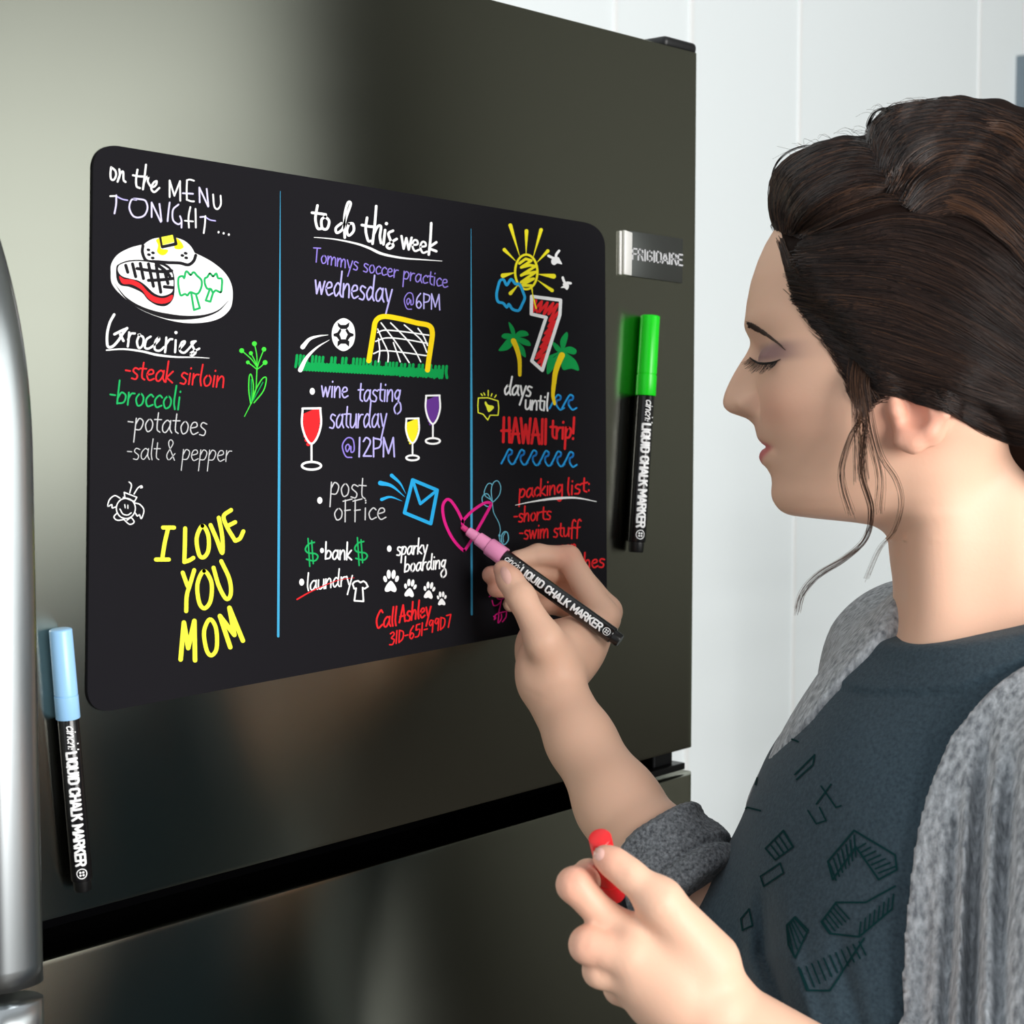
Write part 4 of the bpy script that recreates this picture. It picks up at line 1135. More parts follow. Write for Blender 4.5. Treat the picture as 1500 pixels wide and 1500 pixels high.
D = D-13*gs(b_, 62, 34)*gs(vg, 520, 21)-4*gs(b_, 36, 12)*gs(vg, 524, 16)
D = D+12*gs(b_, 72, 27)*gs(vg, 529, 15)
D = D-2.6*gs(vg, 510-0.0, 3.2)*gs(b_, 74, 28)
lidv = 527+0.0025*(b_-60)**2*0.6
D = D+2.2*gs(b_, 74, 30)*(1/(1+np.exp((vg-lidv-1.5)/1.2)))*gs(vg, 522, 9)-2.2*gs(b_, 74, 26)*gs(vg, lidv+5, 3.2)
D = D+3.5*gs(vg, 476, 13)*gs(b_, 58, 40)
D = D+6*gs(vg, 590, 34)*gs(b_, 104, 34)
D = D-4.5*gs(vg, 653.5+np.abs(b_)*0.05, 3.0)*(1/(1+np.exp((b_-54)/4)))-3*gs(b_, 58, 7)*gs(vg, 657, 7)
T = T+D*np.clip(front*1.4, 0, 1)
T = np.where(vg < 216, -(216-vg), T); T = np.where(vg > 789, -(vg-789), T)
gv = np.gradient(T, axis=0); gt = np.gradient(T, axis=1)/math.radians(1.0)/np.maximum(np.abs(T), 20)
NRM = 1/np.sqrt(1+np.clip(gv, -6, 6)**2+np.clip(gt, -3, 3)**2)
T = T.astype(np.float32); NRM = NRM.astype(np.float32)
def head_coords(x, y, z):
    dx, dy, dz = x-_h0[0], y-_h0[1], z-_h0[2]
    a = (dx*H_F[0]+dy*H_F[1]+dz*H_F[2])/PXM; b = (dx*H_L[0]+dy*H_L[1]+dz*H_L[2])/PXM; v = VC-(dx*H_U[0]+dy*H_U[1]+dz*H_U[2])/PXM
    return a, b, v
def look(tab, v, th):
    vi = np.clip(v-VV[0], 0, len(VV)-1.001); ti = np.clip(np.degrees(th), 0, 179.999)
    i = vi.astype(np.int32); j = ti.astype(np.int32); fv = vi-i; ft = ti-j
    return (tab[i, j]*(1-fv)*(1-ft)+tab[i+1, j]*fv*(1-ft)+tab[i, j+1]*(1-fv)*ft+tab[i+1, j+1]*fv*ft)
def f_head(x, y, z):
    a, b, v = head_coords(x, y, z)
    rho = np.sqrt(a*a+b*b); th = np.arctan2(np.abs(b), a)
    v2 = np.clip(v, VV[0], VV[-1])
    d = (rho-look(T, v2, th))*look(NRM, v2, th)
    d = np.where(v < VV[0], np.maximum(d, VV[0]-v), d); d = np.where(v > VV[-1], np.maximum(d, v-VV[-1]), d)
    return d*PXM

# ---- pose (pixel, pixel, distance) -> person space
O_ = C(1462, 962, 1.03)                       # base of the neck
BET = math.radians(12)
T_F = np.array([-math.cos(BET), -math.sin(BET), 0]); T_L = np.array([math.sin(BET), -math.cos(BET), 0]); T_U = np.array([0, 0, 1.0])
def tp(f, l, u): return O_+T_F*f+T_L*l+T_U*u
TAX = [T_F, T_L, T_U]
R_SH, R_EL = C(1350, 992, 1.205), C(1150, 1470, 1.10)
L_SH, L_EL = tp(-0.01, 0.172, -0.055), C(1500, 1835, 0.865)
def torso(g, off=0.0, k=0.045):
    g.ell(tp(0.012, 0, -0.165), (0.103+off, 0.142+off, 0.205+off), TAX, k)
    g.ell(tp(0.024, 0, -0.40), (0.098+off, 0.132+off, 0.18+off), TAX, k)
    g.ell(tp(-0.005, 0, -0.54), (0.112+off, 0.162+off, 0.14+off), TAX, k)
    g.cap(tp(-0.015, -0.13, -0.052), tp(-0.015, 0.13, -0.052), 0.05+off, 0.05+off, k)
    g.cap(R_SH, tp(-0.01, -0.08, -0.06), 0.052+off, 0.05+off, k)
    g.cap(tp(-0.045, -0.075, -0.03), tp(-0.035, 0, 0.035), 0.036+off, 0.045+off, k)
    g.cap(tp(-0.045, 0.075, -0.03), tp(-0.035, 0, 0.035), 0.036+off, 0.045+off, k)
    for s in (-1, 1): g.ell(tp(0.108, 0.072*s, -0.222), (0.068+off, 0.066+off, 0.072+off), TAX, k)

def hands(g):
    # right hand holding the pink marker against the board
    q = lambda a, b, d: C(a, b, d)
    g.chain([R_EL, q(962, 1257, 1.108), q(905, 1177, 1.14), q(851, 1085, 1.178), q(808, 1003, 1.213)], [0.037, 0.0315, 0.0272, 0.0223, 0.0222], 0.012)
    g.ell(q(800, 975, 1.212), (0.0215, 0.0175, 0.026), None, 0.012)
    W = q(806, 1000, 1.216)
    I1, M1, R1, L1 = q(884, 905, 1.243), q(888, 896, 1.262), q(880, 897, 1.28), q(866, 908, 1.295)
    for K, rw, rk in ((I1, 0.0155, 0.0118), (M1, 0.0155, 0.0115), (R1, 0.015, 0.0108), (L1, 0.014, 0.0100)):
        g.chain([q(815, 980, 1.222), (W+K)/2*1.0+(K-W)*0.08, K], [rw, 0.0135, rk], 0.012)
    g.ell(q(785, 952, 1.236), (0.0155, 0.014, 0.022), None, 0.012)
    g.ell(q(830, 955, 1.228), (0.022, 0.014, 0.022), None, 0.014)
    g.chain([I1, q(833, 817, 1.266), q(788, 813, 1.262), q(757, 820, 1.254)], [0.0116, 0.0088, 0.0078, 0.0068], 0.004)
    g.chain([M1, q(843, 836, 1.281), q(785, 838, 1.268), q(719, 842, 1.2445)], [0.0112, 0.0088, 0.0078, 0.0066], 0.004)
    g.chain([R1, q(838, 862, 1.291), q(785, 862, 1.275), q(726, 863, 1.2475)], [0.0105, 0.0084, 0.0074, 0.0062], 0.004)
    g.chain([L1, q(826, 888, 1.290), q(785, 886, 1.28), q(748, 885, 1.262)], [0.0098, 0.0074, 0.0066, 0.0058], 0.004)
    g.chain([q(822, 990, 1.206), q(797, 938, 1.194), q(763, 874, 1.2005), q(747, 850, 1.208), q(736, 834, 1.2135)], [0.0165, 0.0128, 0.0093, 0.0082, 0.0066], 0.007)
    # web between thumb and index
    g.chain([q(815, 955, 1.208), q(852, 930, 1.232)], [0.012, 0.010], 0.012)
    # left fist around the red marker
    g.chain([L_EL, q(1280, 1665, 0.868), q(1052, 1497, 0.878)], [0.042, 0.037, 0.0245], 0.012)
    W = q(1050, 1492, 0.878)
    i1, m1, r1, l1 = q(930, 1370, 0.876), q(922, 1402, 0.870), q(934, 1434, 0.874), q(956, 1464, 0.884)
    for K, rk in ((i1, 0.0108), (m1, 0.0118), (r1, 0.0112), (l1, 0.0104)):
        g.chain([q(1034, 1474, 0.880), (W+K)/2, K], [0.0195, 0.0148, rk], 0.011)
    g.ell(q(990, 1432, 0.878), (0.026, 0.014, 0.024), None, 0.014)
    g.chain([i1, q(884, 1342, 0.880), q(841, 1296, 0.880), q(862, 1281, 0.909), q(890, 1300, 0.9315)], [0.0104, 0.0084, 0.0089, 0.0079, 0.0070], 0.003)
    g.chain([m1, q(862, 1384, 0.872), q(872, 1374, 0.905), q(900, 1374, 0.957)], [0.0116, 0.0098, 0.0085, 0.0073], 0.0025)
    g.chain([r1, q(880, 1421, 0.876), q(888, 1412, 0.908), q(915, 1408, 0.962)], [0.0110, 0.0092, 0.0080, 0.0070], 0.0025)
    g.chain([l1, q(908, 1448, 0.886), q(918, 1440, 0.914), q(935, 1436, 0.958)], [0.0100, 0.0082, 0.0072, 0.0064], 0.0025)
    g.chain([q(1034, 1410, 0.876), q(966, 1320, 0.8685), q(920, 1280, 0.8715), q(898, 1263, 0.874), q(885, 1255, 0.876)], [0.0180, 0.0114, 0.0074, 0.0067, 0.0058], 0.006)

def build_skin(h):
    g = Grid(C(690, 400, 1.0)*[1, 0, 0]+[-0.01, 0.80, -0.62], [0.52, 1.33, 0.19], h)
    torso(g, 0.0)
    g.chain([R_SH, R_EL], [0.046, 0.038], 0.02)
    g.chain([L_SH, L_EL], [0.046, 0.040], 0.02)
    # neck with the collar bones and the muscle that runs to the ear
    g.chain([C(1395, 640, 1.03), C(1447, 830, 1.03), C(1462, 965, 1.03)], [0.050, 0.0515, 0.056], 0.02)
    g.cap(tp(0.052, 0.012, -0.012), tp(0.01, 0.13, -0.012), 0.010, 0.010, 0.02)
    g.cap(tp(0.052, -0.012, -0.012), tp(0.01, -0.13, -0.012), 0.010, 0.010, 0.02)
    g.cap(C(1372, 690, 0.985), C(1375, 925, 0.995), 0.012, 0.009, 0.03)
    lo = head_pt(0, 0, VC)-0.16; hi = lo+0.32
    g.op(f_head, lo, hi, 0.014)
    # ear (her left): plate, rim, lobe, hollow
    def E(u, v, b): return head_uv(u, v, b-7)
    ex = [(H_F*0.93-H_U*0.36), (H_U*0.93+H_F*0.36), H_L]
    g.ell(E(1346, 596, 170), (0.0145, 0.024, 0.0055), ex, 0.006)
    rim = [(1318, 630, 172), (1312, 600, 176), (1318, 568, 178), (1340, 548, 182), (1370, 552, 186), (1386, 578, 187), (1382, 606, 184), (1362, 632, 180), (1338, 650, 176), (1322, 646, 173)]
    pts = [E(*r) for r in rim]
    for i in range(len(pts)-1): g.cap(pts[i], pts[i+1], 0.0034 if i not in (7, 8) else 0.0048, 0.0034 if i not in (6, 7, 8) else 0.0048, 0.003)
    g.ell(E(1336, 640, 175), (0.0075, 0.0085, 0.0045), ex, 0.004)
    g.cap(E(1352, 572, 182), E(1366, 612, 182), 0.003, 0.003, 0.004)
    g.ell(E(1334, 596, 186), (0.0075, 0.0115, 0.007), ex, 0.004, 'sub')
    g.ell(E(1314, 600, 174), (0.004, 0.006, 0.004), ex, 0.004)
    hands(g)
    # fine creases over the joints
    cp, sp = math.cos(PITCH), math.sin(PITCH)
    def crease(p, q, dep, w=1.7, dp=0.00055):
        A_, B_ = np.array(p, float), np.array(q, float); L2 = ((B_-A_)**2).sum()
        def f(x, y, z):
            dd = y*cp-z*sp; px = 750+FPX*x/dd; py = 750-FPX*(z*cp+y*sp)/dd
            t = np.clip(((px-A_[0])*(B_[0]-A_[0])+(py-A_[1])*(B_[1]-A_[1]))/L2, 0, 1)
            d2 = (px-A_[0]-t*(B_[0]-A_[0]))**2+(py-A_[1]-t*(B_[1]-A_[1]))**2
            return dp*np.exp(-d2/w**2)*(1-0.6*np.abs(2*t-1))
        c0, c1 = C(p[0], p[1], dep), C(q[0], q[1], dep)
        g.op(f, np.minimum(c0, c1)-0.014, np.maximum(c0, c1)+0.014, 0, 'plus')
    for p, q, dep in (((743, 866), (771, 856), 1.20), ((745, 872), (773, 862), 1.20), ((742, 860), (766, 851), 1.20), ((824, 806), (838, 828), 1.262), ((829, 801), (845, 823), 1.262), ((784, 802), (787, 826), 1.258), ((762, 1008), (800, 1024), 1.20),
                      ((905, 1264), (916, 1296), 0.868), ((911, 1266), (921, 1299), 0.868), ((899, 1261), (909, 1291), 0.868), ((828, 1276), (846, 1314), 0.874), ((834, 1273), (852, 1310), 0.874), ((852, 1364), (858, 1406), 0.866), ((858, 1361), (865, 1404), 0.866), ((873, 1404), (880, 1438), 0.868)):
        crease(p, q, dep)
    return g
GSK = build_skin(VOX)
V, F = surface_nets(GSK)
V = relax(V, F, 3)
# tints that belong to the skin itself: lips, make-up on the lid, warmer cheeks, ears and knuckles
a, b, v = head_coords(V[:, 0], V[:, 1], V[:, 2])
inh = (a > 60) & (v > 440) & (v < 770)
skin = np.array([s2l(236), s2l(190), s2l(163)]); colr = np.tile(skin, (len(V), 1))
def blend(m, c):
    global colr
    m = np.clip(m, 0, 1)[:, None]; c = np.array([s2l(x) for x in c]); colr = colr*(1-m)+c*m
ab = np.abs(b)
blend(np.where(inh, 0.35*np.exp(-((ab-100)/40)**2-((v-600)/40)**2), 0), (232, 156, 132))
blend(np.where(inh, 0.9*np.exp(-((ab-88)/52)**4-((v-522)/14)**4), 0), (142, 108, 110))
lipm = 1/(1+np.exp((ab-50)/3))
up = 641+ab*0.18; lw = 683-ab*0.44
blend(np.where(inh & (a > 150), 0.85*lipm/(1+np.exp((up-v)/1.6))/(1+np.exp((v-lw)/1.6)), 0), (206, 100, 110))
EC = head_uv(1340, 605, 170); blend(0.45*np.exp(-(((V-EC)**2).sum(1)/0.024**2)**2)*(b > 120), (226, 130, 110))
for kp in (C(830, 812, 1.26), C(740, 835, 1.21), C(716, 842, 1.245), C(726, 863, 1.247), C(840, 1293, 0.875), C(862, 1383, 0.87), C(882, 1256, 0.87)):
    blend(0.45*np.exp(-((V-kp)**2).sum(1)/0.012**2), (232, 150, 128))
M_SKIN = mat('skin', rgb(234, 190, 164), 0.5, spec=0.35)
n_, l_, bs = nodes_of(M_SKIN)
at = n_.new('ShaderNodeVertexColor'); at.layer_name = 'Tint'; l_.new(at.outputs['Color'], bs.inputs['Base Color'])
bs.inputs['Subsurface Weight'].default_value = 0.12
bs.inputs['Subsurface Radius'].default_value = (1.0, 0.35, 0.2); bs.inputs['Subsurface Scale'].default_value = 0.006
tc = n_.new('ShaderNodeTexCoord'); nz = n_.new('ShaderNodeTexNoise'); bp = n_.new('ShaderNodeBump')
nz.inputs['Scale'].default_value = 420; nz.inputs['Detail'].default_value = 3; bp.inputs['Strength'].default_value = 0.12; bp.inputs['Distance'].default_value = 0.0006
l_.new(tc.outputs['Object'], nz.inputs['Vector']); l_.new(nz.outputs['Fac'], bp.inputs['Height']); l_.new(bp.outputs[0], bs.inputs['Normal'])

feet = to_world(np.array([tp(-0.02, 0, 0)[0], tp(-0.02, 0, 0)[1], -1.5]))
person = empty('person', tuple(feet))
tag(person, 'woman in grey cardigan and dark teal shirt drawing on the memo board', 'person')
body = np_mesh('body', V, F, M_SKIN, person, cols=colr)

# ------------------------------------------------------------------ clothes
def heather(name, c0, c1, scale, bump, stretch=(1, 1, 1), rough=0.9):
    m = noise_color(mat(name, c0, rough, spec=0.1), scale, c0, c1, 0.3, 0.7, 8.0, stretch)
    n, l, b = nodes_of(m)
    tc = n.new('ShaderNodeTexCoord'); nz = n.new('ShaderNodeTexNoise'); bp = n.new('ShaderNodeBump')
    nz.inputs['Scale'].default_value = scale*2.2; nz.inputs['Detail'].default_value = 4
    bp.inputs['Strength'].default_value = bump; bp.inputs['Distance'].default_value = 0.0012
    l.new(tc.outputs['Object'], nz.inputs['Vector']); l.new(nz.outputs['Fac'], bp.inputs['Height']); l.new(bp.outputs[0], b.inputs['Normal'])
    b.inputs['Sheen Weight'].default_value = 0.15
    return m
M_TEE = heather('teal_heather_jersey', rgb(49, 64, 74), rgb(66, 83, 93), 480, 0.35)
M_KNIT = heather('grey_heather_knit', rgb(122, 127, 133), rgb(208, 213, 218), 300, 0.8, (1, 1, 0.45))
M_KNITR = heather('ribbed_grey_knit', rgb(74, 77, 82), rgb(146, 151, 156), 480, 0.8)
M_JEANS = heather('dark_blue_denim', rgb(34, 42, 66), rgb(52, 62, 90), 300, 0.3)
M_SHOE = mat('white_canvas', rgb(225, 225, 222), 0.8)

def tcoords(x, y, z):
    dx, dy, dz = x-O_[0], y-O_[1], z-O_[2]
    return dx*T_F[0]+dy*T_F[1]+dz*T_F[2], dx*T_L[0]+dy*T_L[1]+dz*T_L[2], dz*T_U[2]
LO, HI = tp(0, 0, 0)-np.array([0.27, 0.30, 0.66]), tp(0, 0, 0)+np.array([0.25, 0.30, 0.12])
def shirt_field(h, off, extra):
    g = Grid(LO, HI, h)
    torso(g, off, 0.05)
    g.ell(tp(0.090, 0, -0.295), (0.096+off, 0.122+off, 0.125+off), TAX, 0.05)
    g.ell(tp(0.068, -0.01, -0.145), (0.070+off, 0.115+off, 0.105+off), TAX, 0.05)
    if extra: extra(g)
    return g
def proj(x, y, z):
    cp, sp = math.cos(PITCH), math.sin(PITCH)
    dep = y*cp-z*sp; up = z*cp+y*sp
    return 750+FPX*x/dep, 750-FPX*up/dep
def dent(line, w, depth):
    lv, lu = np.array([p[1] for p in line], float), np.array([p[0] for p in line], float)
    def f(x, y, z):
        px, py = proj(x, y, z)
        e = np.clip((py-lv[0])/110, 0, 1)
        return e*depth*np.exp(-((px-np.interp(py, lv, lu))/w)**2)*(y < 1.02)
    return f
def tee_folds(g):
    for line, w, dp in (([(1118, 1280), (1120, 1400), (1165, 1520)], 13, 0.007), ([(1150, 1290), (1160, 1400), (1200, 1520)], 13, -0.003), ([(1230, 1330), (1235, 1420), (1262, 1520)], 15, 0.004), ([(1080, 1330), (1085, 1420), (1110, 1520)], 10, 0.003)):
        g.op(dent(line, w, dp), LO, HI, 0, 'plus')
    def f(x, y, z):
        a, l, u = tcoords(x, y, z)
        return 0.0008*np.sin(u*70+l*40)*np.clip(a*12, 0, 1)
    g.op(f, LO, HI, 0, 'plus')
g = shirt_field(0.0022, 0.007, tee_folds)
g.chain([L_SH, L_SH*0.55+L_EL*0.45], [0.058, 0.058], 0.03)
g.chain([R_SH, R_SH*0.55+R_EL*0.45], [0.056, 0.054], 0.03)
NK = tp(0.012, 0, 0.0)
g.chain([C(1447, 830, 1.03), C(1462, 965, 1.03)], [0.0575, 0.062], 0.022)
def rim(a, l): return 0.033-0.28*a+0.6*np.maximum(np.abs(l)-0.075, 0)
def f_neck(x, y, z):
    a, l, u = tcoords(x, y, z)
    return (rim(a, l)-u)*0.9
def f_collar(x, y, z):
    a, l, u = tcoords(x, y, z)
    q = u-(rim(a, l)-0.021)
    return (-0.0020/(1+np.exp(-q/0.0007))+0.0008*np.exp(-((q+0.001)/0.0015)**2))*(np.abs(l) < 0.09)
g.op(f_collar, tp(0, 0, 0)-0.14, tp(0, 0, 0)+0.16, 0, 'plus')
g.op(f_neck, tp(0, 0, 0)-[0.12, 0.12, 0.02], tp(0, 0, 0)+[0.12, 0.12, 0.17], 0.003, 'sub')
g.op(lambda x, y, z: z-(O_[2]-0.60)+0*x+0*y, LO, HI, 0.004, 'sub')
V, F = surface_nets(g); V = relax(V, F, 2)
tee = np_mesh('shirt', V, F, M_TEE, person); tee['label'] = 'dark teal crew-neck shirt with a faint printed pattern'
tee_bvh = BVHTree.FromPolygons([tuple(p) for p in to_world(V)], [tuple(q) for q in F.tolist()])
def cast(bvh, px, py, off=0.0005):
    d = ray(px, py).normalized()
    hit, nrm, i, dist = bvh.ray_cast(CAM, d, 5.0)
    if hit is None: return None
    if nrm.dot(d) > 0: nrm = -nrm
    return hit+nrm*off
# printed pattern, following the cloth
INK['T'] = mat('ink_print_green', rgb(17, 52, 54), 0.9, spec=0.05); INK_ORDER.append('T')
def tee_map(p):
    q = cast(tee_bvh, p[0], p[1], 0.0006)
    return tuple(q) if q is not None else None
I = Ink(mapper=tee_map); I.frame(1000, 780, 2.084)
def dense(pts, closed=False):
    pts = list(pts)+([pts[0]] if closed else []); out = [pts[0]]
    for p, q in zip(pts[:-1], pts[1:]):
        n = max(1, int(math.hypot(q[0]-p[0], q[1]-p[1])/8))
        for k in range(1, n+1): out.append((p[0]+(q[0]-p[0])*k/n, p[1]+(q[1]-p[1])*k/n))
    return out
def tl(w, pts, closed=False): I.s('T', w, dense(pts, closed), curve=False)
def hatch(p, q, r, s_, n):       # parallel short lines between edges p-q and r-s
    for k in range(n+1):
        t = k/n
        tl(5, [(p[0]+(q[0]-p[0])*t, p[1]+(q[1]-p[1])*t), (r[0]+(s_[0]-r[0])*t, r[1]+(s_[1]-r[1])*t)])
tl(6, [(445, 1005), (525, 910), (650, 985), (655, 1030), (600, 1060), (530, 960), (460, 1060)], True)
hatch((450, 1010), (525, 925), (470, 1062), (530, 990), 6); hatch((535, 965), (600, 1040), (560, 950), (650, 1020), 6)
I.build('print', tee)
I = Ink(mapper=tee_map); I.frame(1000, 780, 2.084)
tl(6, [(425, 1190), (470, 1130), (560, 1130), (650, 1080)]); tl(6, [(425, 1190), (450, 1225), (540, 1235), (640, 1150)]); hatch((430, 1190), (470, 1135), (455, 1225), (510, 1180), 5); hatch((540, 1235), (640, 1150), (545, 1190), (645, 1105), 7)
I.build('print', tee)
I = Ink(mapper=tee_map); I.frame(1000, 780, 2.084)
tl(6, [(320, 1200), (345, 1175), (385, 1215), (345, 1300), (325, 1260)], True); hatch((322, 1205), (345, 1180), (340, 1290), (380, 1220), 4)
I.build('print', tee)
I = Ink(mapper=tee_map); I.frame(1000, 780, 2.084)
tl(6, [(355, 1330), (380, 1400), (450, 1400), (555, 1240)]); hatch((360, 1335), (540, 1250), (385, 1400), (560, 1290), 10)
I.build('print', tee)
I = Ink(mapper=tee_map); I.frame(1000, 780, 2.084)
tl(5, [(385, 850), (410, 890), (440, 880), (420, 840)])
I.build('print', tee)
I = Ink(mapper=tee_map); I.frame(1000, 780, 2.084)
tl(5, [(425, 775), (470, 840), (485, 835)])
I.build('print', tee)
I = Ink(mapper=tee_map); I.frame(1000, 780, 2.084)
tl(5, [(410, 830), (455, 770)])
I.build('print', tee)
I = Ink(mapper=tee_map); I.frame(1000, 780, 2.084)
tl(5, [(255, 965), (285, 1000), (340, 960), (310, 910)], True); hatch((260, 970), (310, 915), (285, 1000), (338, 960), 4)

I.build('print', tee)
I = Ink(mapper=tee_map); I.frame(1000, 780, 2.084)
tl(5, [(345, 740), (405, 680), (400, 710), (350, 755)])
I.build('print', tee)
I = Ink(mapper=tee_map); I.frame(1000, 780, 2.084)
tl(5, [(195, 770), (225, 770), (230, 750)])
I.build('print', tee)
I = Ink(mapper=tee_map); I.frame(1000, 780, 2.084)
tl(5, [(290, 660), (330, 630), (355, 640)])
I.build('print', tee)
I = Ink(mapper=tee_map); I.frame(1000, 780, 2.084)
tl(5, [(160, 870), (200, 840), (240, 850)])
I.build('print', tee)
I = Ink(mapper=tee_map); I.frame(1000, 780, 2.084)
tl(5, [(180, 1180), (205, 1150), (215, 1200), (185, 1215)], True)
I.build('print', tee)
I = Ink(mapper=tee_map); I.frame(1000, 780, 2.084)
tl(5, [(240, 1050), (300, 1010), (310, 1040), (250, 1080)], True)
I.build('print', tee)

# cardigan: open front, folds hanging from the near shoulder, far sleeve pushed up to a rolled cuff
def fold(g):
    def thick(x, y, z):
        a, l, u = tcoords(x, y, z)
        return -0.006*np.clip((l-np.interp(u, LEu, LEl)-0.006)/0.03, 0, 1)*np.clip((-u-0.0)/0.10, 0, 1)*np.clip((a+0.02)*25, 0, 1)
    g.op(thick, LO, HI+0.03, 0, 'plus')
    def thin(x, y, z):
        a, l, u = tcoords(x, y, z)
        return 0.0058*np.clip((-u-0.005)/0.05, 0, 1)*np.clip((0.02-l)*30, 0, 1)*np.clip((a+0.03)*25, 0, 1)
    g.op(thin, LO, HI+0.03, 0, 'plus')
    for line, w, dp in (([(1452, 1040), (1437, 1150), (1428, 1300), (1421, 1510)], 13, 0.0082), ([(1408, 1120), (1398, 1250), (1392, 1380), (1384, 1510)], 9, 0.0055), ([(1490, 1080), (1474, 1200), (1468, 1350), (1466, 1510)], 10, 0.0075),
                        ([(1425, 1090), (1414, 1200), (1408, 1350), (1402, 1510)], 8, -0.004), ([(1470, 1040), (1455, 1150), (1446, 1300), (1442, 1510)], 8, -0.004), ([(1362, 1230), (1356, 1350), (1350, 1510)], 10, 0.0025)):
        g.op(dent(line, w, dp), LO, HI+0.03, 0, 'plus')
def card_field(h):
    g = Grid(LO-[0.12, 0.03, 0.02], HI+[0.05, 0.06, 0.03], h)
    torso(g, 0.0135, 0.05)
    g.ell(tp(0.090, 0, -0.295), (0.096+0.0135, 0.122+0.0135, 0.125+0.0135), TAX, 0.05)
    g.ell(tp(0.068, -0.01, -0.145), (0.070+0.0135, 0.115+0.0135, 0.105+0.0135), TAX, 0.05)
    g.ell(tp(-0.01, 0, -0.50), (0.135, 0.185, 0.16), TAX, 0.05)
    return g
g = card_field(0.006)
V, F = surface_nets(g)
cb = BVHTree.FromPolygons([tuple(p) for p in to_world(V)], [tuple(q) for q in F.tolist()])
def edge_lu(pix):
    L_ = []
    for px, py in pix:
        q = cast(cb, px, py, 0)
        if q is None: continue
        q = to_local(np.array(q)); a, l, u = tcoords(q[0], q[1], q[2]); L_.append((float(u), float(l)))
    return sorted(L_)
LE = edge_lu([(1498, 968), (1470, 985), (1440, 1010), (1408, 1045), (1380, 1080), (1350, 1150), (1325, 1250), (1311, 1350), (1302, 1430), (1298, 1495)])
RE = edge_lu([(1312, 880), (1290, 925), (1260, 962), (1230, 992), (1200, 1025), (1172, 1058)])
print('LE', LE); print('RE', RE)
LEu, LEl = np.array([p[0] for p in LE]), np.array([p[1] for p in LE])
REu = np.array([-0.60, -0.14, -0.045]+[p[0] for p in RE if p[0] > -0.042]); REl = np.array([-0.135, -0.125, -0.02]+[p[1] for p in RE if p[0] > -0.042])
g = card_field(0.0026)
g.chain([L_SH, L_EL, L_EL+(C(1280, 1665, 0.868)-L_EL)*0.55], [0.066, 0.060, 0.056], 0.035)
elb2 = C(1020, 1320, 1.094)
g.chain([R_SH, R_EL, elb2], [0.0545, 0.050, 0.041], 0.03)
fold(g)
def f_open(x, y, z):
    a, l, u = tcoords(x, y, z)
    gl = np.interp(u, LEu, LEl); gr = np.interp(u, REu, REl)
    m = np.maximum(l-gl, gr-l)*0.9
    return np.maximum(m, -(a+0.005))
g.op(f_open, tp(0, 0, 0)-[0.27, 0.2, 0.66], tp(0, 0, 0)+[0.1, 0.2, 0.13], 0.006, 'sub')
def f_neck2(x, y, z):
    a, l, u = tcoords(x, y, z)
    q = np.sqrt(((a+0.006)/0.064)**2+(l/0.074)**2)
    return np.maximum((q-1)*0.064, -(u+0.08))
g.op(f_neck2, tp(0, 0, 0)-0.12, tp(0, 0, 0)+0.13, 0.006, 'sub')
g.op(lambda x, y, z: z-(O_[2]-0.645)+0*x+0*y, LO-0.1, HI, 0.004, 'sub')
V, F = surface_nets(g); V = relax(V, F, 2)
cardigan = np_mesh('cardigan', V, F, M_KNIT, person); cardigan['label'] = 'open grey heather cardigan with folds'
# rolled cuff: two rounded bands around the forearm
def f_band(p, q, r1, r2, rnd):
    p, q = np.array(p), np.array(q); ax = (q-p)/np.linalg.norm(q-p); Lh = np.linalg.norm(q-p)
    def f(x, y, z):
        t = (x-p[0])*ax[0]+(y-p[1])*ax[1]+(z-p[2])*ax[2]
        rr = np.sqrt(np.maximum((x-p[0]-t*ax[0])**2+(y-p[1]-t*ax[1])**2+(z-p[2]-t*ax[2])**2, 0))
        R = r1+(r2-r1)*np.clip(t/Lh, 0, 1)
        dx = rr-(R-rnd); dt = np.abs(t-Lh/2)-(Lh/2-rnd)
        return np.minimum(np.maximum(dx, dt), 0)+np.sqrt(np.maximum(dx, 0)**2+np.maximum(dt, 0)**2)-rnd
    return f
K0, K1, K2 = C(950, 1229, 1.115), C(984, 1272, 1.104), C(1020, 1322, 1.092)
g = Grid(np.minimum(K0, K2)-0.06, np.maximum(K0, K2)+0.06, 0.0018)
g.op(f_band(K0, K1, 0.0375, 0.0425, 0.008), np.minimum(K0, K1)-0.05, np.maximum(K0, K1)+0.05, 0)
g.op(f_band(K0*0.35+K1*0.65, K2, 0.0400, 0.0465, 0.006), np.minimum(K0, K2)-0.06, np.maximum(K0, K2)+0.06, 0.004)
axk = (K2-K0)/np.linalg.norm(K2-K0)
e1 = np.cross(axk, [0, 0, 1.0]); e1 /= np.linalg.norm(e1); e2 = np.cross(axk, e1)
def f_rib(x, y, z):
    dx, dy, dz = x-K0[0], y-K0[1], z-K0[2]
    an = np.arctan2(dx*e2[0]+dy*e2[1]+dz*e2[2], dx*e1[0]+dy*e1[1]+dz*e1[2]); t = dx*axk[0]+dy*axk[1]+dz*axk[2]
    gr = 0.0045*np.exp(-((t-0.034-0.003*np.sin(an*2))/0.0028)**2)-0.0022*np.exp(-((t-0.004)/0.004)**2)
    return 0.0008*np.sin(an*64+t*40)+0.0013*np.sin(t*210+2.2*np.sin(an*2+0.5)+an)+gr
g.op(f_rib, np.minimum(K0, K2)-0.06, np.maximum(K0, K2)+0.06, 0, 'plus')
V, F = surface_nets(g); V = relax(V, F, 1)
cuff = np_mesh('cuff', V, F, M_KNITR, cardigan); cuff['label'] = 'rolled ribbed cuff'

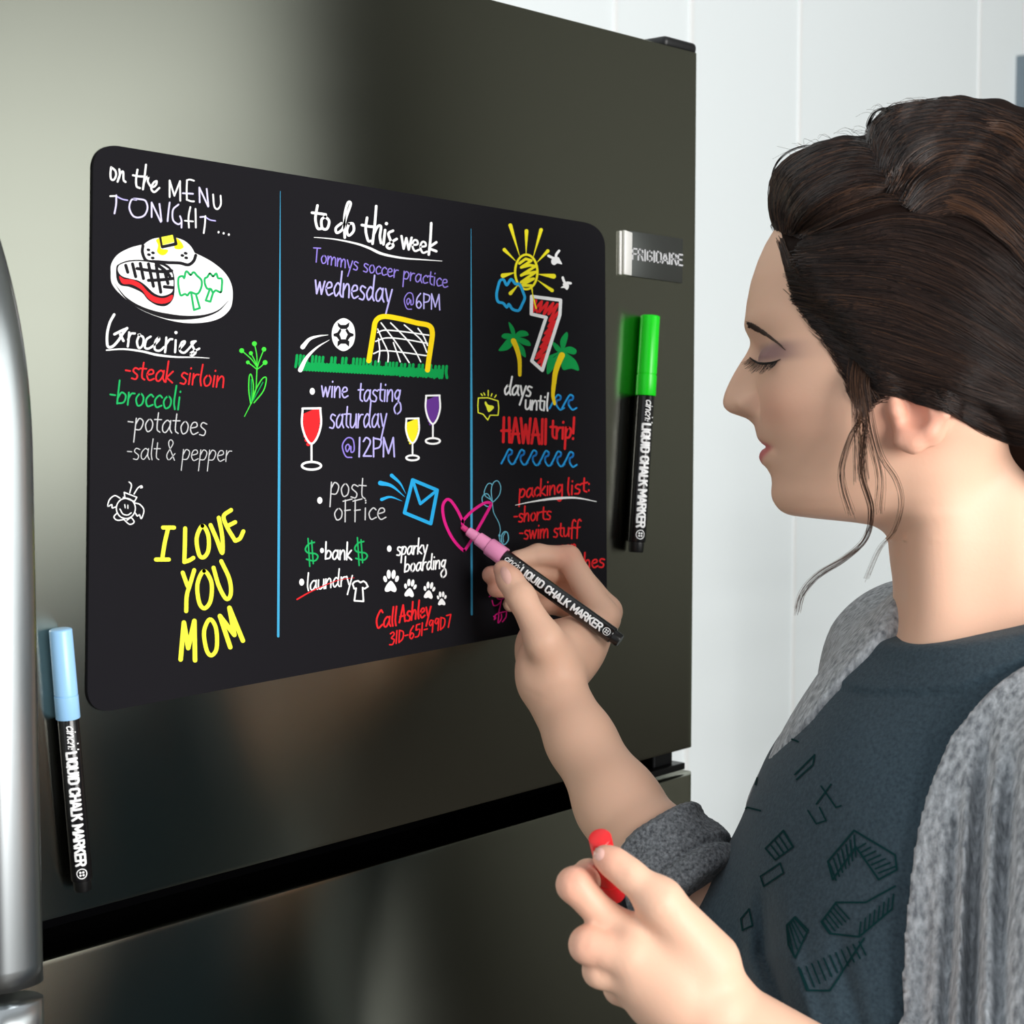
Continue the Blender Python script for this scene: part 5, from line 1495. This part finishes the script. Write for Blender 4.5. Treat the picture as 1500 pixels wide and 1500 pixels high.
# jeans and shoes (below the frame)
g = Grid(tp(0, 0, 0)-[0.26, 0.27, 1.37], tp(0, 0, 0)+[0.24, 0.27, -0.44], 0.007)
g.ell(tp(-0.01, 0, -0.585), (0.115, 0.165, 0.12), TAX, 0.03)
zf = -1.5-O_[2]
for s in (-1, 1):
    g.chain([tp(-0.005, 0.085*s, -0.60), tp(0.01, 0.085*s, -0.92), tp(-0.02, 0.085*s, zf+0.09)], [0.085, 0.062, 0.047], 0.03)
V, F = surface_nets(g); V = relax(V, F, 1)
np_mesh('jeans', V, F, M_JEANS, person)
for s in (-1, 1):
    g = Grid(tp(0.03, 0.085*s, zf)-[0.2, 0.12, 0.01], tp(0.03, 0.085*s, zf)+[0.2, 0.12, 0.16], 0.005)
    g.chain([tp(-0.045, 0.085*s, zf+0.038), tp(0.055, 0.088*s, zf+0.036), tp(0.125, 0.092*s, zf+0.030)], [0.036, 0.040, 0.030], 0.02)
    g.cap(tp(-0.025, 0.085*s, zf+0.05), tp(-0.02, 0.085*s, zf+0.10), 0.042, 0.046, 0.02)
    g.op(lambda x, y, z: z-(O_[2]+zf+0.001)+0*x+0*y, tp(0, 0.085*s, zf)-0.25, tp(0, 0.085*s, zf)+0.25, 0.0, 'sub')
    V, F = surface_nets(g)
    np_mesh('shoe', V, F, M_SHOE, person)

# ------------------------------------------------------------------ hair
def hair_mat(name, c, rough=0.42, spec=0.55):
    m = mat(name, c, rough, spec=spec*0.5)
    return m
M_HAIR = hair_mat('dark_brown_hair', rgb(30, 21, 18), 0.75, 0.08)
MH = [hair_mat('brown_hair_strand', rgb(44, 31, 26), 0.38), hair_mat('dark_hair_strand', rgb(26, 18, 16), 0.38), hair_mat('chestnut_hair_strand', rgb(82, 56, 40), 0.4), hair_mat('umber_hair_strand', rgb(58, 41, 33), 0.38)]
contour = [(1139, 338), (1134, 312), (1133, 286), (1141, 253), (1165, 229), (1195, 213), (1225, 204), (1260, 200), (1273, 196), (1273, 183), (1287, 166), (1310, 159), (1345, 157), (1410, 150), (1445, 155), (1475, 163), (1500, 172), (1545, 200), (1585, 260), (1605, 340), (1608, 430), (1600, 520), (1590, 620)]
CU, CV = 1330.0, 430.0
phs = np.array([math.atan2(CV-v, CU-u) for u, v in contour]); phs = np.where(phs < -1.5, phs+2*math.pi, phs)
rh = np.array([math.hypot(u-CU, v-CV) for u, v in contour])
sk_ph, sk_r = [], []
for i, vv in enumerate(VV):
    if 216 <= vv <= 640:
        for uu in (UC-A_f[i]*ca, UC+A_b[i]*ca):
            p = math.atan2(CV-vv, CU-uu); p = p+2*math.pi if p < -1.5 else p
            sk_ph.append(p); sk_r.append(math.hypot(uu-CU, vv-CV))
o_ = np.argsort(sk_ph); sk_ph = np.array(sk_ph)[o_]; sk_r = np.array(sk_r)[o_]
o_ = np.argsort(phs); phs, rh = phs[o_], rh[o_]
PG = np.linspace(-1.4, 4.7, 600)
tg = np.interp(PG, phs, rh)-np.interp(PG, sk_ph, sk_r)
tg = np.where(PG < phs[0], tg[np.searchsorted(PG, phs[0])], tg)
VHa = np.array([-300, -260, -203, -152, -125, -93, -60, -20, 22, 34, 46, 58, 80, 106, 146, 168, 182, 192, 200, 215, 250])
VHv = np.array([725, 715, 692, 652, 632, 603, 588, 574, 568, 574, 582, 566, 530, 486, 452, 410, 375, 345, 330, 305, 250])
RG = np.interp(PG, phs, rh)
def f_hair(x, y, z):
    a, b, v = head_coords(x, y, z)
    u = UC-a*ca
    ab = np.abs(b)
    ph = np.arctan2(CV-v, CU-u); ph = np.where(ph < -1.5, ph+2*math.pi, ph)
    R = np.interp(ph, PG, RG)
    rho = np.sqrt((u-CU)**2+(v-CV)**2)
    Bw = 205.0
    q = ((rho/R)**2.15+(ab/Bw)**2.15)**(1/2.15)
    d1 = (q-1)*np.where(ab > 0.7*rho, Bw, R)*0.92
    side = 22+8*np.sin(np.clip((v-330)/260, 0, 1)*math.pi)+16*np.exp(-((a+48)/75)**2-((v-582)/32)**2)
    d2 = f_head(x, y, z)/PXM-side
    w = np.clip((v-350)/90, 0, 1); w = w*w*(3-2*w)
    w = w*np.clip((a+150)/80, 0, 1)
    d = d1*(1-w)+d2*w
    # parting: the top section rolls over the swept-back side
    pv = 352-(u-1190)*0.40
    t = -10*np.exp(-((v-pv)/8)**2)*np.clip((u-1150)/30, 0, 1)*np.clip((1345-u)/30, 0, 1)
    t = t+8*np.exp(-((v-(pv-26))/16)**2)*np.clip((u-1150)/40, 0, 1)*np.clip((1400-u)/60, 0, 1)
    t = t-9*np.exp(-((u-1290-0.25*(v-200))/11)**2)*np.clip((320-v)/60, 0, 1)
    t = t+1.8*np.sin((v-0.35*u)*0.16+2.0*np.sin(u*0.012))*np.clip((v-350)/40, 0, 1)+2.2*np.sin((u*0.75+v*0.5)*0.13)*np.clip((330-v)/40, 0, 1)
    m = 1/(1+np.exp(-(np.interp(a, VHa, VHv)-v)/7.0))
    d = d-t*m+(1-m)*40
    return d*PXM
lo = head_pt(0, 0, VC)-0.17; hi = head_pt(0, 0, VC)+0.17
g = Grid(lo, hi, 0.0024)
g.op(f_hair, lo, hi, 0, 'set')
# gathered bun at the back of the head (outside the frame)
g.ell(head_uv(1610, 470, 0), (0.05, 0.06, 0.055), None, 0.02)
g.ell(head_uv(1560, 620, 40), (0.030, 0.05, 0.04), None, 0.03)
HV, HF = surface_nets(g); HV = relax(HV, HF, 2)
hair = np_mesh('hair', HV, HF, M_HAIR, person); hair['label'] = 'dark brown hair swept up and back'
HW = to_world(HV)
hair_bvh = BVHTree.FromPolygons([tuple(p) for p in HW], [tuple(q) for q in HF.tolist()])
body_bvh = BVHTree.FromPolygons([tuple(v.co) for v in body.data.vertices], [tuple(p.vertices) for p in body.data.polygons])

class Strands:
    def __init__(s): s.v, s.f, s.m = [], [], []
    def add(s, pts, r0, r1, mi):
        n = len(pts); b0 = len(s.v)
        for i, p in enumerate(pts):
            a = pts[max(0, i-1)]; c = pts[min(n-1, i+1)]
            t = (Vector(c)-Vector(a)).normalized()
            e1 = t.cross(FWD); e1 = e1.normalized() if e1.length > 1e-4 else t.orthogonal().normalized()
            e2 = t.cross(e1); r = r0+(r1-r0)*i/(n-1)
            for k in range(3):
                an = 2*math.pi*k/3
                s.v.append(Vector(p)+(e1*math.cos(an)+e2*math.sin(an))*r)
        for i in range(n-1):
            for k in range(3):
                k2 = (k+1) % 3
                s.f.append((b0+i*3+k, b0+i*3+k2, b0+(i+1)*3+k2, b0+(i+1)*3+k)); s.m.append(mi)
def on_hair(u, v, off):
    if True:
        d = ray(u, v).normalized()
        hit, nrm, i, dist = hair_bvh.ray_cast(CAM, d, 3.0)
        h2, n2, i2, d2 = body_bvh.ray_cast(CAM, d, 3.0)
        if h2 is not None and (hit is None or d2 < dist): hit, nrm, dist = h2, n2, d2
        if hit is not None and dist < 1.25:
            if nrm.dot(d) > 0: nrm = -nrm
            return hit+nrm*off
    w = Vector(to_world(head_uv(u, v, 20)))
    hit, nrm, i, dist = hair_bvh.find_nearest(w)
    return hit+(w-hit).normalized()*off if dist > 1e-5 else hit+nrm*off
ST = Strands()
def guides(gs_, count, cols, off=(0.0003, 0.0022), rad=(0.00030, 0.00012), jit=3.0, npts=14, trim=0.12):
    """gs_: list of guide polylines (photo px, same direction); strands are blended between neighbours"""
    G = []
    for gp in gs_:
        c = np.array(catmull(gp, False, 8)); L = np.concatenate([[0], np.cumsum(np.hypot(*np.diff(c, axis=0).T))])
        s_ = np.linspace(0, L[-1], 40); G.append(np.stack([np.interp(s_, L, c[:, 0]), np.interp(s_, L, c[:, 1])], 1))
    G = np.array(G)
    for _ in range(count):
        q = random.uniform(0, len(G)-1.0001); i = int(q); f = q-i
        c = G[i]*(1-f)+G[i+1]*f
        t0 = random.uniform(0, trim); t1 = 1-random.uniform(0, trim*2.5)
        if random.random() < 0.35: t0 = random.uniform(0, 0.5)
        ss = np.linspace(t0, t1, npts)*39
        x = np.interp(ss, np.arange(40), c[:, 0]); y = np.interp(ss, np.arange(40), c[:, 1])
        w1, w2, p1 = random.uniform(-jit, jit), random.uniform(-jit, jit)*0.5, random.uniform(0, 6)
        tt = np.linspace(0, 1, npts)
        dx = np.gradient(x); dy = np.gradient(y); ln = np.hypot(dx, dy)+1e-6
        wob = w1+w2*np.sin(tt*5+p1)
        x = x-dy/ln*wob; y = y+dx/ln*wob
        o0 = random.uniform(*off)
        pts = [on_hair(float(x[k]), float(y[k]), o0*(0.35+0.65*math.sin(math.pi*min(1, 0.15+0.85*tt[k])))) for k in range(npts)]
        mi = random.choices(range(4), cols)[0]
        ST.add(pts, rad[0], rad[1], mi)
# side, below the parting: swept back towards the nape
side = [[(1178, 352), (1240, 338), (1320, 318), (1400, 330), (1470, 370), (1520, 420)],
        [(1160, 375), (1220, 365), (1310, 362), (1400, 392), (1470, 440), (1530, 490)],
        [(1152, 400), (1205, 405), (1300, 410), (1390, 440), (1470, 490), (1540, 540)],
        [(1160, 440), (1215, 445), (1300, 455), (1390, 490), (1470, 535), (1540, 580)],
        [(1185, 470), (1235, 480), (1305, 500), (1390, 530), (1470, 565), (1545, 600)],
        [(1212, 500), (1255, 520), (1315, 540), (1390, 562), (1470, 590), (1545, 615)],
        [(1235, 540), (1268, 556), (1320, 570), (1390, 588), (1465, 612), (1545, 630)],
        [(1250, 572), (1275, 572), (1325, 580), (1395, 604), (1460, 640), (1530, 660)]]
guides(side, 6200, (5, 5, 0.4, 1.8), jit=5)
# front roll: from the hairline up and over the forehead
roll = [[(1140, 338), (1133, 300), (1140, 255), (1180, 222), (1240, 206), (1290, 215)],
        [(1146, 340), (1142, 300), (1158, 262), (1205, 232), (1260, 220), (1310, 235)],
        [(1152, 344), (1158, 305), (1185, 272), (1235, 248), (1285, 245), (1325, 262)],
        [(1160, 348), (1180, 318), (1215, 292), (1265, 272), (1305, 272), (1340, 285)],
        [(1172, 350), (1205, 336), (1245, 318), (1290, 303), (1325, 298), (1360, 305)]]
guides(roll, 2600, (4, 5, 1.2, 2.4), jit=4)
# top twist
twist = [[(1276, 212), (1274, 188), (1292, 166), (1340, 156), (1410, 150), (1500, 172)],
         [(1284, 250), (1292, 205), (1320, 178), (1370, 170), (1430, 170), (1510, 200)],
         [(1296, 285), (1312, 235), (1345, 205), (1395, 195), (1450, 200), (1520, 240)],
         [(1318, 300), (1340, 262), (1375, 238), (1420, 232), (1470, 250), (1530, 300)],
         [(1335, 312), (1370, 285), (1405, 275), (1450, 292), (1490, 330), (1540, 380)],
         [(1350, 322), (1392, 312), (1430, 325), (1470, 355), (1505, 395), (1550, 440)]]
guides(twist, 3400, (4, 5, 1.6, 2.4), jit=4)
guides([[(1384, 286), (1420, 296), (1465, 325), (1505, 360)], [(1380, 300), (1425, 318), (1470, 352), (1510, 392)]], 220, (1, 0, 6, 3), off=(0.0015, 0.003))
guides([[(1440, 178), (1475, 185), (1510, 205)], [(1440, 195), (1480, 205), (1515, 235)]], 120, (1, 0, 5, 3), off=(0.001, 0.0025))
guides([[(1172, 358), (1210, 350), (1270, 335), (1330, 318), (1390, 318)], [(1165, 368), (1205, 362), (1270, 352), (1335, 338), (1400, 345)]], 500, (5, 5, 0.4, 2), jit=5)
guides([[(1238, 540), (1252, 565), (1262, 600)], [(1252, 545), (1264, 575), (1272, 605)], [(1268, 552), (1284, 570), (1300, 580)]], 260, (4, 4, 1, 3), off=(0.0004, 0.002), jit=4)
guides([[(1150, 385), (1172, 405), (1200, 420), (1260, 430)], [(1152, 425), (1180, 450), (1225, 465), (1290, 475)], [(1180, 468), (1210, 492), (1250, 510), (1310, 520)], [(1215, 510), (1240, 540), (1275, 555), (1330, 565)], [(1240, 560), (1255, 590), (1268, 600), (1290, 590)]], 520, (4, 3, 2, 4), off=(0.0002, 0.0012), rad=(0.00008, 0.00026), jit=6, trim=0.25)
# temple: fine hair growing out of the skin
guides([[(1140, 345), (1158, 380), (1180, 420), (1215, 455)], [(1147, 354), (1154, 395), (1171, 440), (1204, 480)]], 120, (2, 1, 3, 4), off=(0.0003, 0.001), rad=(0.00022, 0.00008), jit=5)
def free(path, r0=0.0003, r1=0.00012, mi=1, sp=0.0, n=1, bl=165):
    for _ in range(n):
        j = [(random.gauss(0, sp), random.gauss(0, sp)) for _ in range(2)]
        c = catmull(path, False, 7); m = len(c); pts = []
        for i, p in enumerate(c):
            t = i/(m-1)
            q = (p[0]+j[0][0]*(1-t)+j[1][0]*t, p[1]+j[0][1]*(1-t)*0.3+j[1][1]*t)
            bb = bl if len(p) < 3 else p[2]
            pts.append(Vector(to_world(head_uv(q[0], q[1], bb))))
        ST.add(pts, r0, r1, mi)
# loose locks in front of the ear
for pth, n, sp in (([(1266, 500, 160), (1260, 545, 180), (1258, 575, 186), (1263, 610, 183), (1247, 640, 178), (1234, 680, 168), (1235, 712, 158), (1247, 752, 140)], 16, 3.0),
                   ([(1272, 500, 160), (1264, 545, 180), (1262, 575, 187), (1268, 620, 184), (1262, 690, 170), (1276, 745, 150), (1268, 788, 135), (1237, 818, 130), (1199, 842, 125), (1176, 868, 120), (1168, 895, 120)], 20, 2.6),
                   ([(1274, 500, 160), (1266, 545, 180), (1264, 575, 187), (1276, 640, 184), (1290, 698, 170), (1287, 751, 150)], 14, 3.0),
                   ([(1280, 500, 160), (1272, 545, 180), (1271, 575, 188), (1288, 660, 184), (1313, 703, 172), (1321, 738, 165), (1311, 778, 155), (1290, 804, 145), (1271, 848, 140)], 8, 2.4),
                   ([(1266, 500, 162), (1254, 550, 182), (1258, 600, 196), (1262, 645, 180), (1266, 700, 170)], 40, 6.0)):
    for _k in range(n): free(pth, 0.00019, 0.00009, random.choice((2, 3, 2, 0)), sp*1.3, 1)
# curls and flyaways along the outline
free([(1150, 270, 30), (1133, 290, 30), (1134, 250, 25), (1150, 226, 20), (1176, 214, 10), (1200, 214, 0)], 0.00026, 0.0001, 1, 2.0, 7)
free([(1140, 320, 30), (1131, 330, 28), (1136, 338, 25)], 0.0002, 0.0001, 3, 3, 5)
free([(1280, 196, 20), (1272, 184, 20), (1280, 166, 20), (1296, 160, 15), (1312, 164, 10)], 0.0003, 0.00012, 1, 2.5, 12)
for _ in range(46):
    u0 = random.uniform(1140, 1500); v0 = np.interp(u0, [1140, 1165, 1225, 1272, 1290, 1345, 1410, 1500], [252, 228, 204, 198, 166, 157, 150, 172])
    free([(u0+30, v0+16, 20), (u0+10, v0-1, 18), (u0-6+random.uniform(-8, 8), v0-6-random.uniform(0, 9), 15), (u0-22+random.uniform(-12, 12), v0-4-random.uniform(-4, 10), 10)], 0.00014, 0.00007, 3, 1, 1)
strands = link_mesh('loose_strands', ST.v, ST.f, MH, hair, True, ST.m)

# ------------------------------------------------------------------ brow, lashes, nails
def on_body(u, v, off=0.0004):
    q = cast(body_bvh, u, v, off)
    return q if q is not None else Vector(to_world(head_uv(u, v, 40)))
BR = Strands()
bt = [(1093.5, 471), (1102, 473), (1114, 480), (1128, 491), (1142, 503), (1153, 514)]; bb_ = [(1096, 480), (1105, 484), (1116, 489), (1130, 497), (1143, 506), (1153, 515)]
bt, bb_ = catmull(bt, False, 8), catmull(bb_, False, 8)
for _ in range(420):
    i = random.randrange(0, len(bt)-6); f = random.random()
    p = bt[i]*(1-f)+bb_[i]*f; q = bt[min(len(bt)-1, i+5)]*(0.6-0.5*f+0.35)+bb_[min(len(bt)-1, i+5)]*(0.05+0.5*f)
    m = (p+q)/2
    BR.add([on_body(*p, 0.0002), on_body(*m, 0.0009), on_body(*q, 0.0006)], 0.00026, 0.0001, 0)
link_mesh('eyebrow', BR.v, BR.f, [mat('brow_hair', rgb(66, 48, 38), 0.6)], body, True, BR.m)
M_LASH = mat('lash_black', rgb(24, 18, 18), 0.5)
EL = Strands()
line = catmull([(1099, 524), (1106, 528.5), (1116, 531.5), (1128, 531), (1137, 529), (1144, 526.5)], False, 6)
for off in (0.0, 1.1, 2.2): EL.add([on_body(p[0], p[1]+off*math.sin(math.pi*i/(len(line)-1)), 0.0005) for i, p in enumerate(line)], 0.00042, 0.0003, 0)
for i in range(len(line)-4):
    for k in range(2):
        p = line[i]; ln = 9+7*math.sin(math.pi*i/len(line))
        s0 = on_body(p[0], p[1]+1, 0.0005)
        d1 = Vector(to_world(head_pt(0, 0, 0)+H_F*0.003+H_L*0.001))-Vector(to_world(head_pt(0, 0, 0)))
        tip = P(p[0]-3-random.uniform(0, 4)+i*0.12, p[1]+ln*random.uniform(0.75, 1.1), (s0-CAM).dot(FWD)-0.002)+d1
        EL.add([s0, (s0+tip)/2+Vector((0, 0, -0.0006)), tip], 0.00022, 0.00007, 0)
link_mesh('eyelashes', EL.v, EL.f, [M_LASH], body, True, EL.m)
M_NAIL = mat('bare_nail', rgb(238, 186, 172), 0.22, spec=0.5)
def nail(pix):
    pts = catmull(pix, True, 5); c = np.mean(pts, axis=0)
    vs = [on_body(c[0], c[1], 0.0008)]; n = len(pts)
    for q in (0.6, 1.0):
        for p in pts: vs.append(on_body(c[0]+(p[0]-c[0])*q, c[1]+(p[1]-c[1])*q, 0.0007 if q < 1 else 0.0001))
    fs = [(0, 1+k, 1+(k+1) % n) for k in range(n)]+[(1+k, 1+n+k, 1+n+(k+1) % n, 1+(k+1) % n) for k in range(n)]
    link_mesh('fingernail', vs, fs, [M_NAIL], body)
nail([(735, 831), (742, 832), (748, 841), (749, 851), (744, 856), (737, 850), (733, 840)])
nail([(868, 1241), (877, 1240), (885, 1246), (884, 1256), (877, 1261), (869, 1254)])
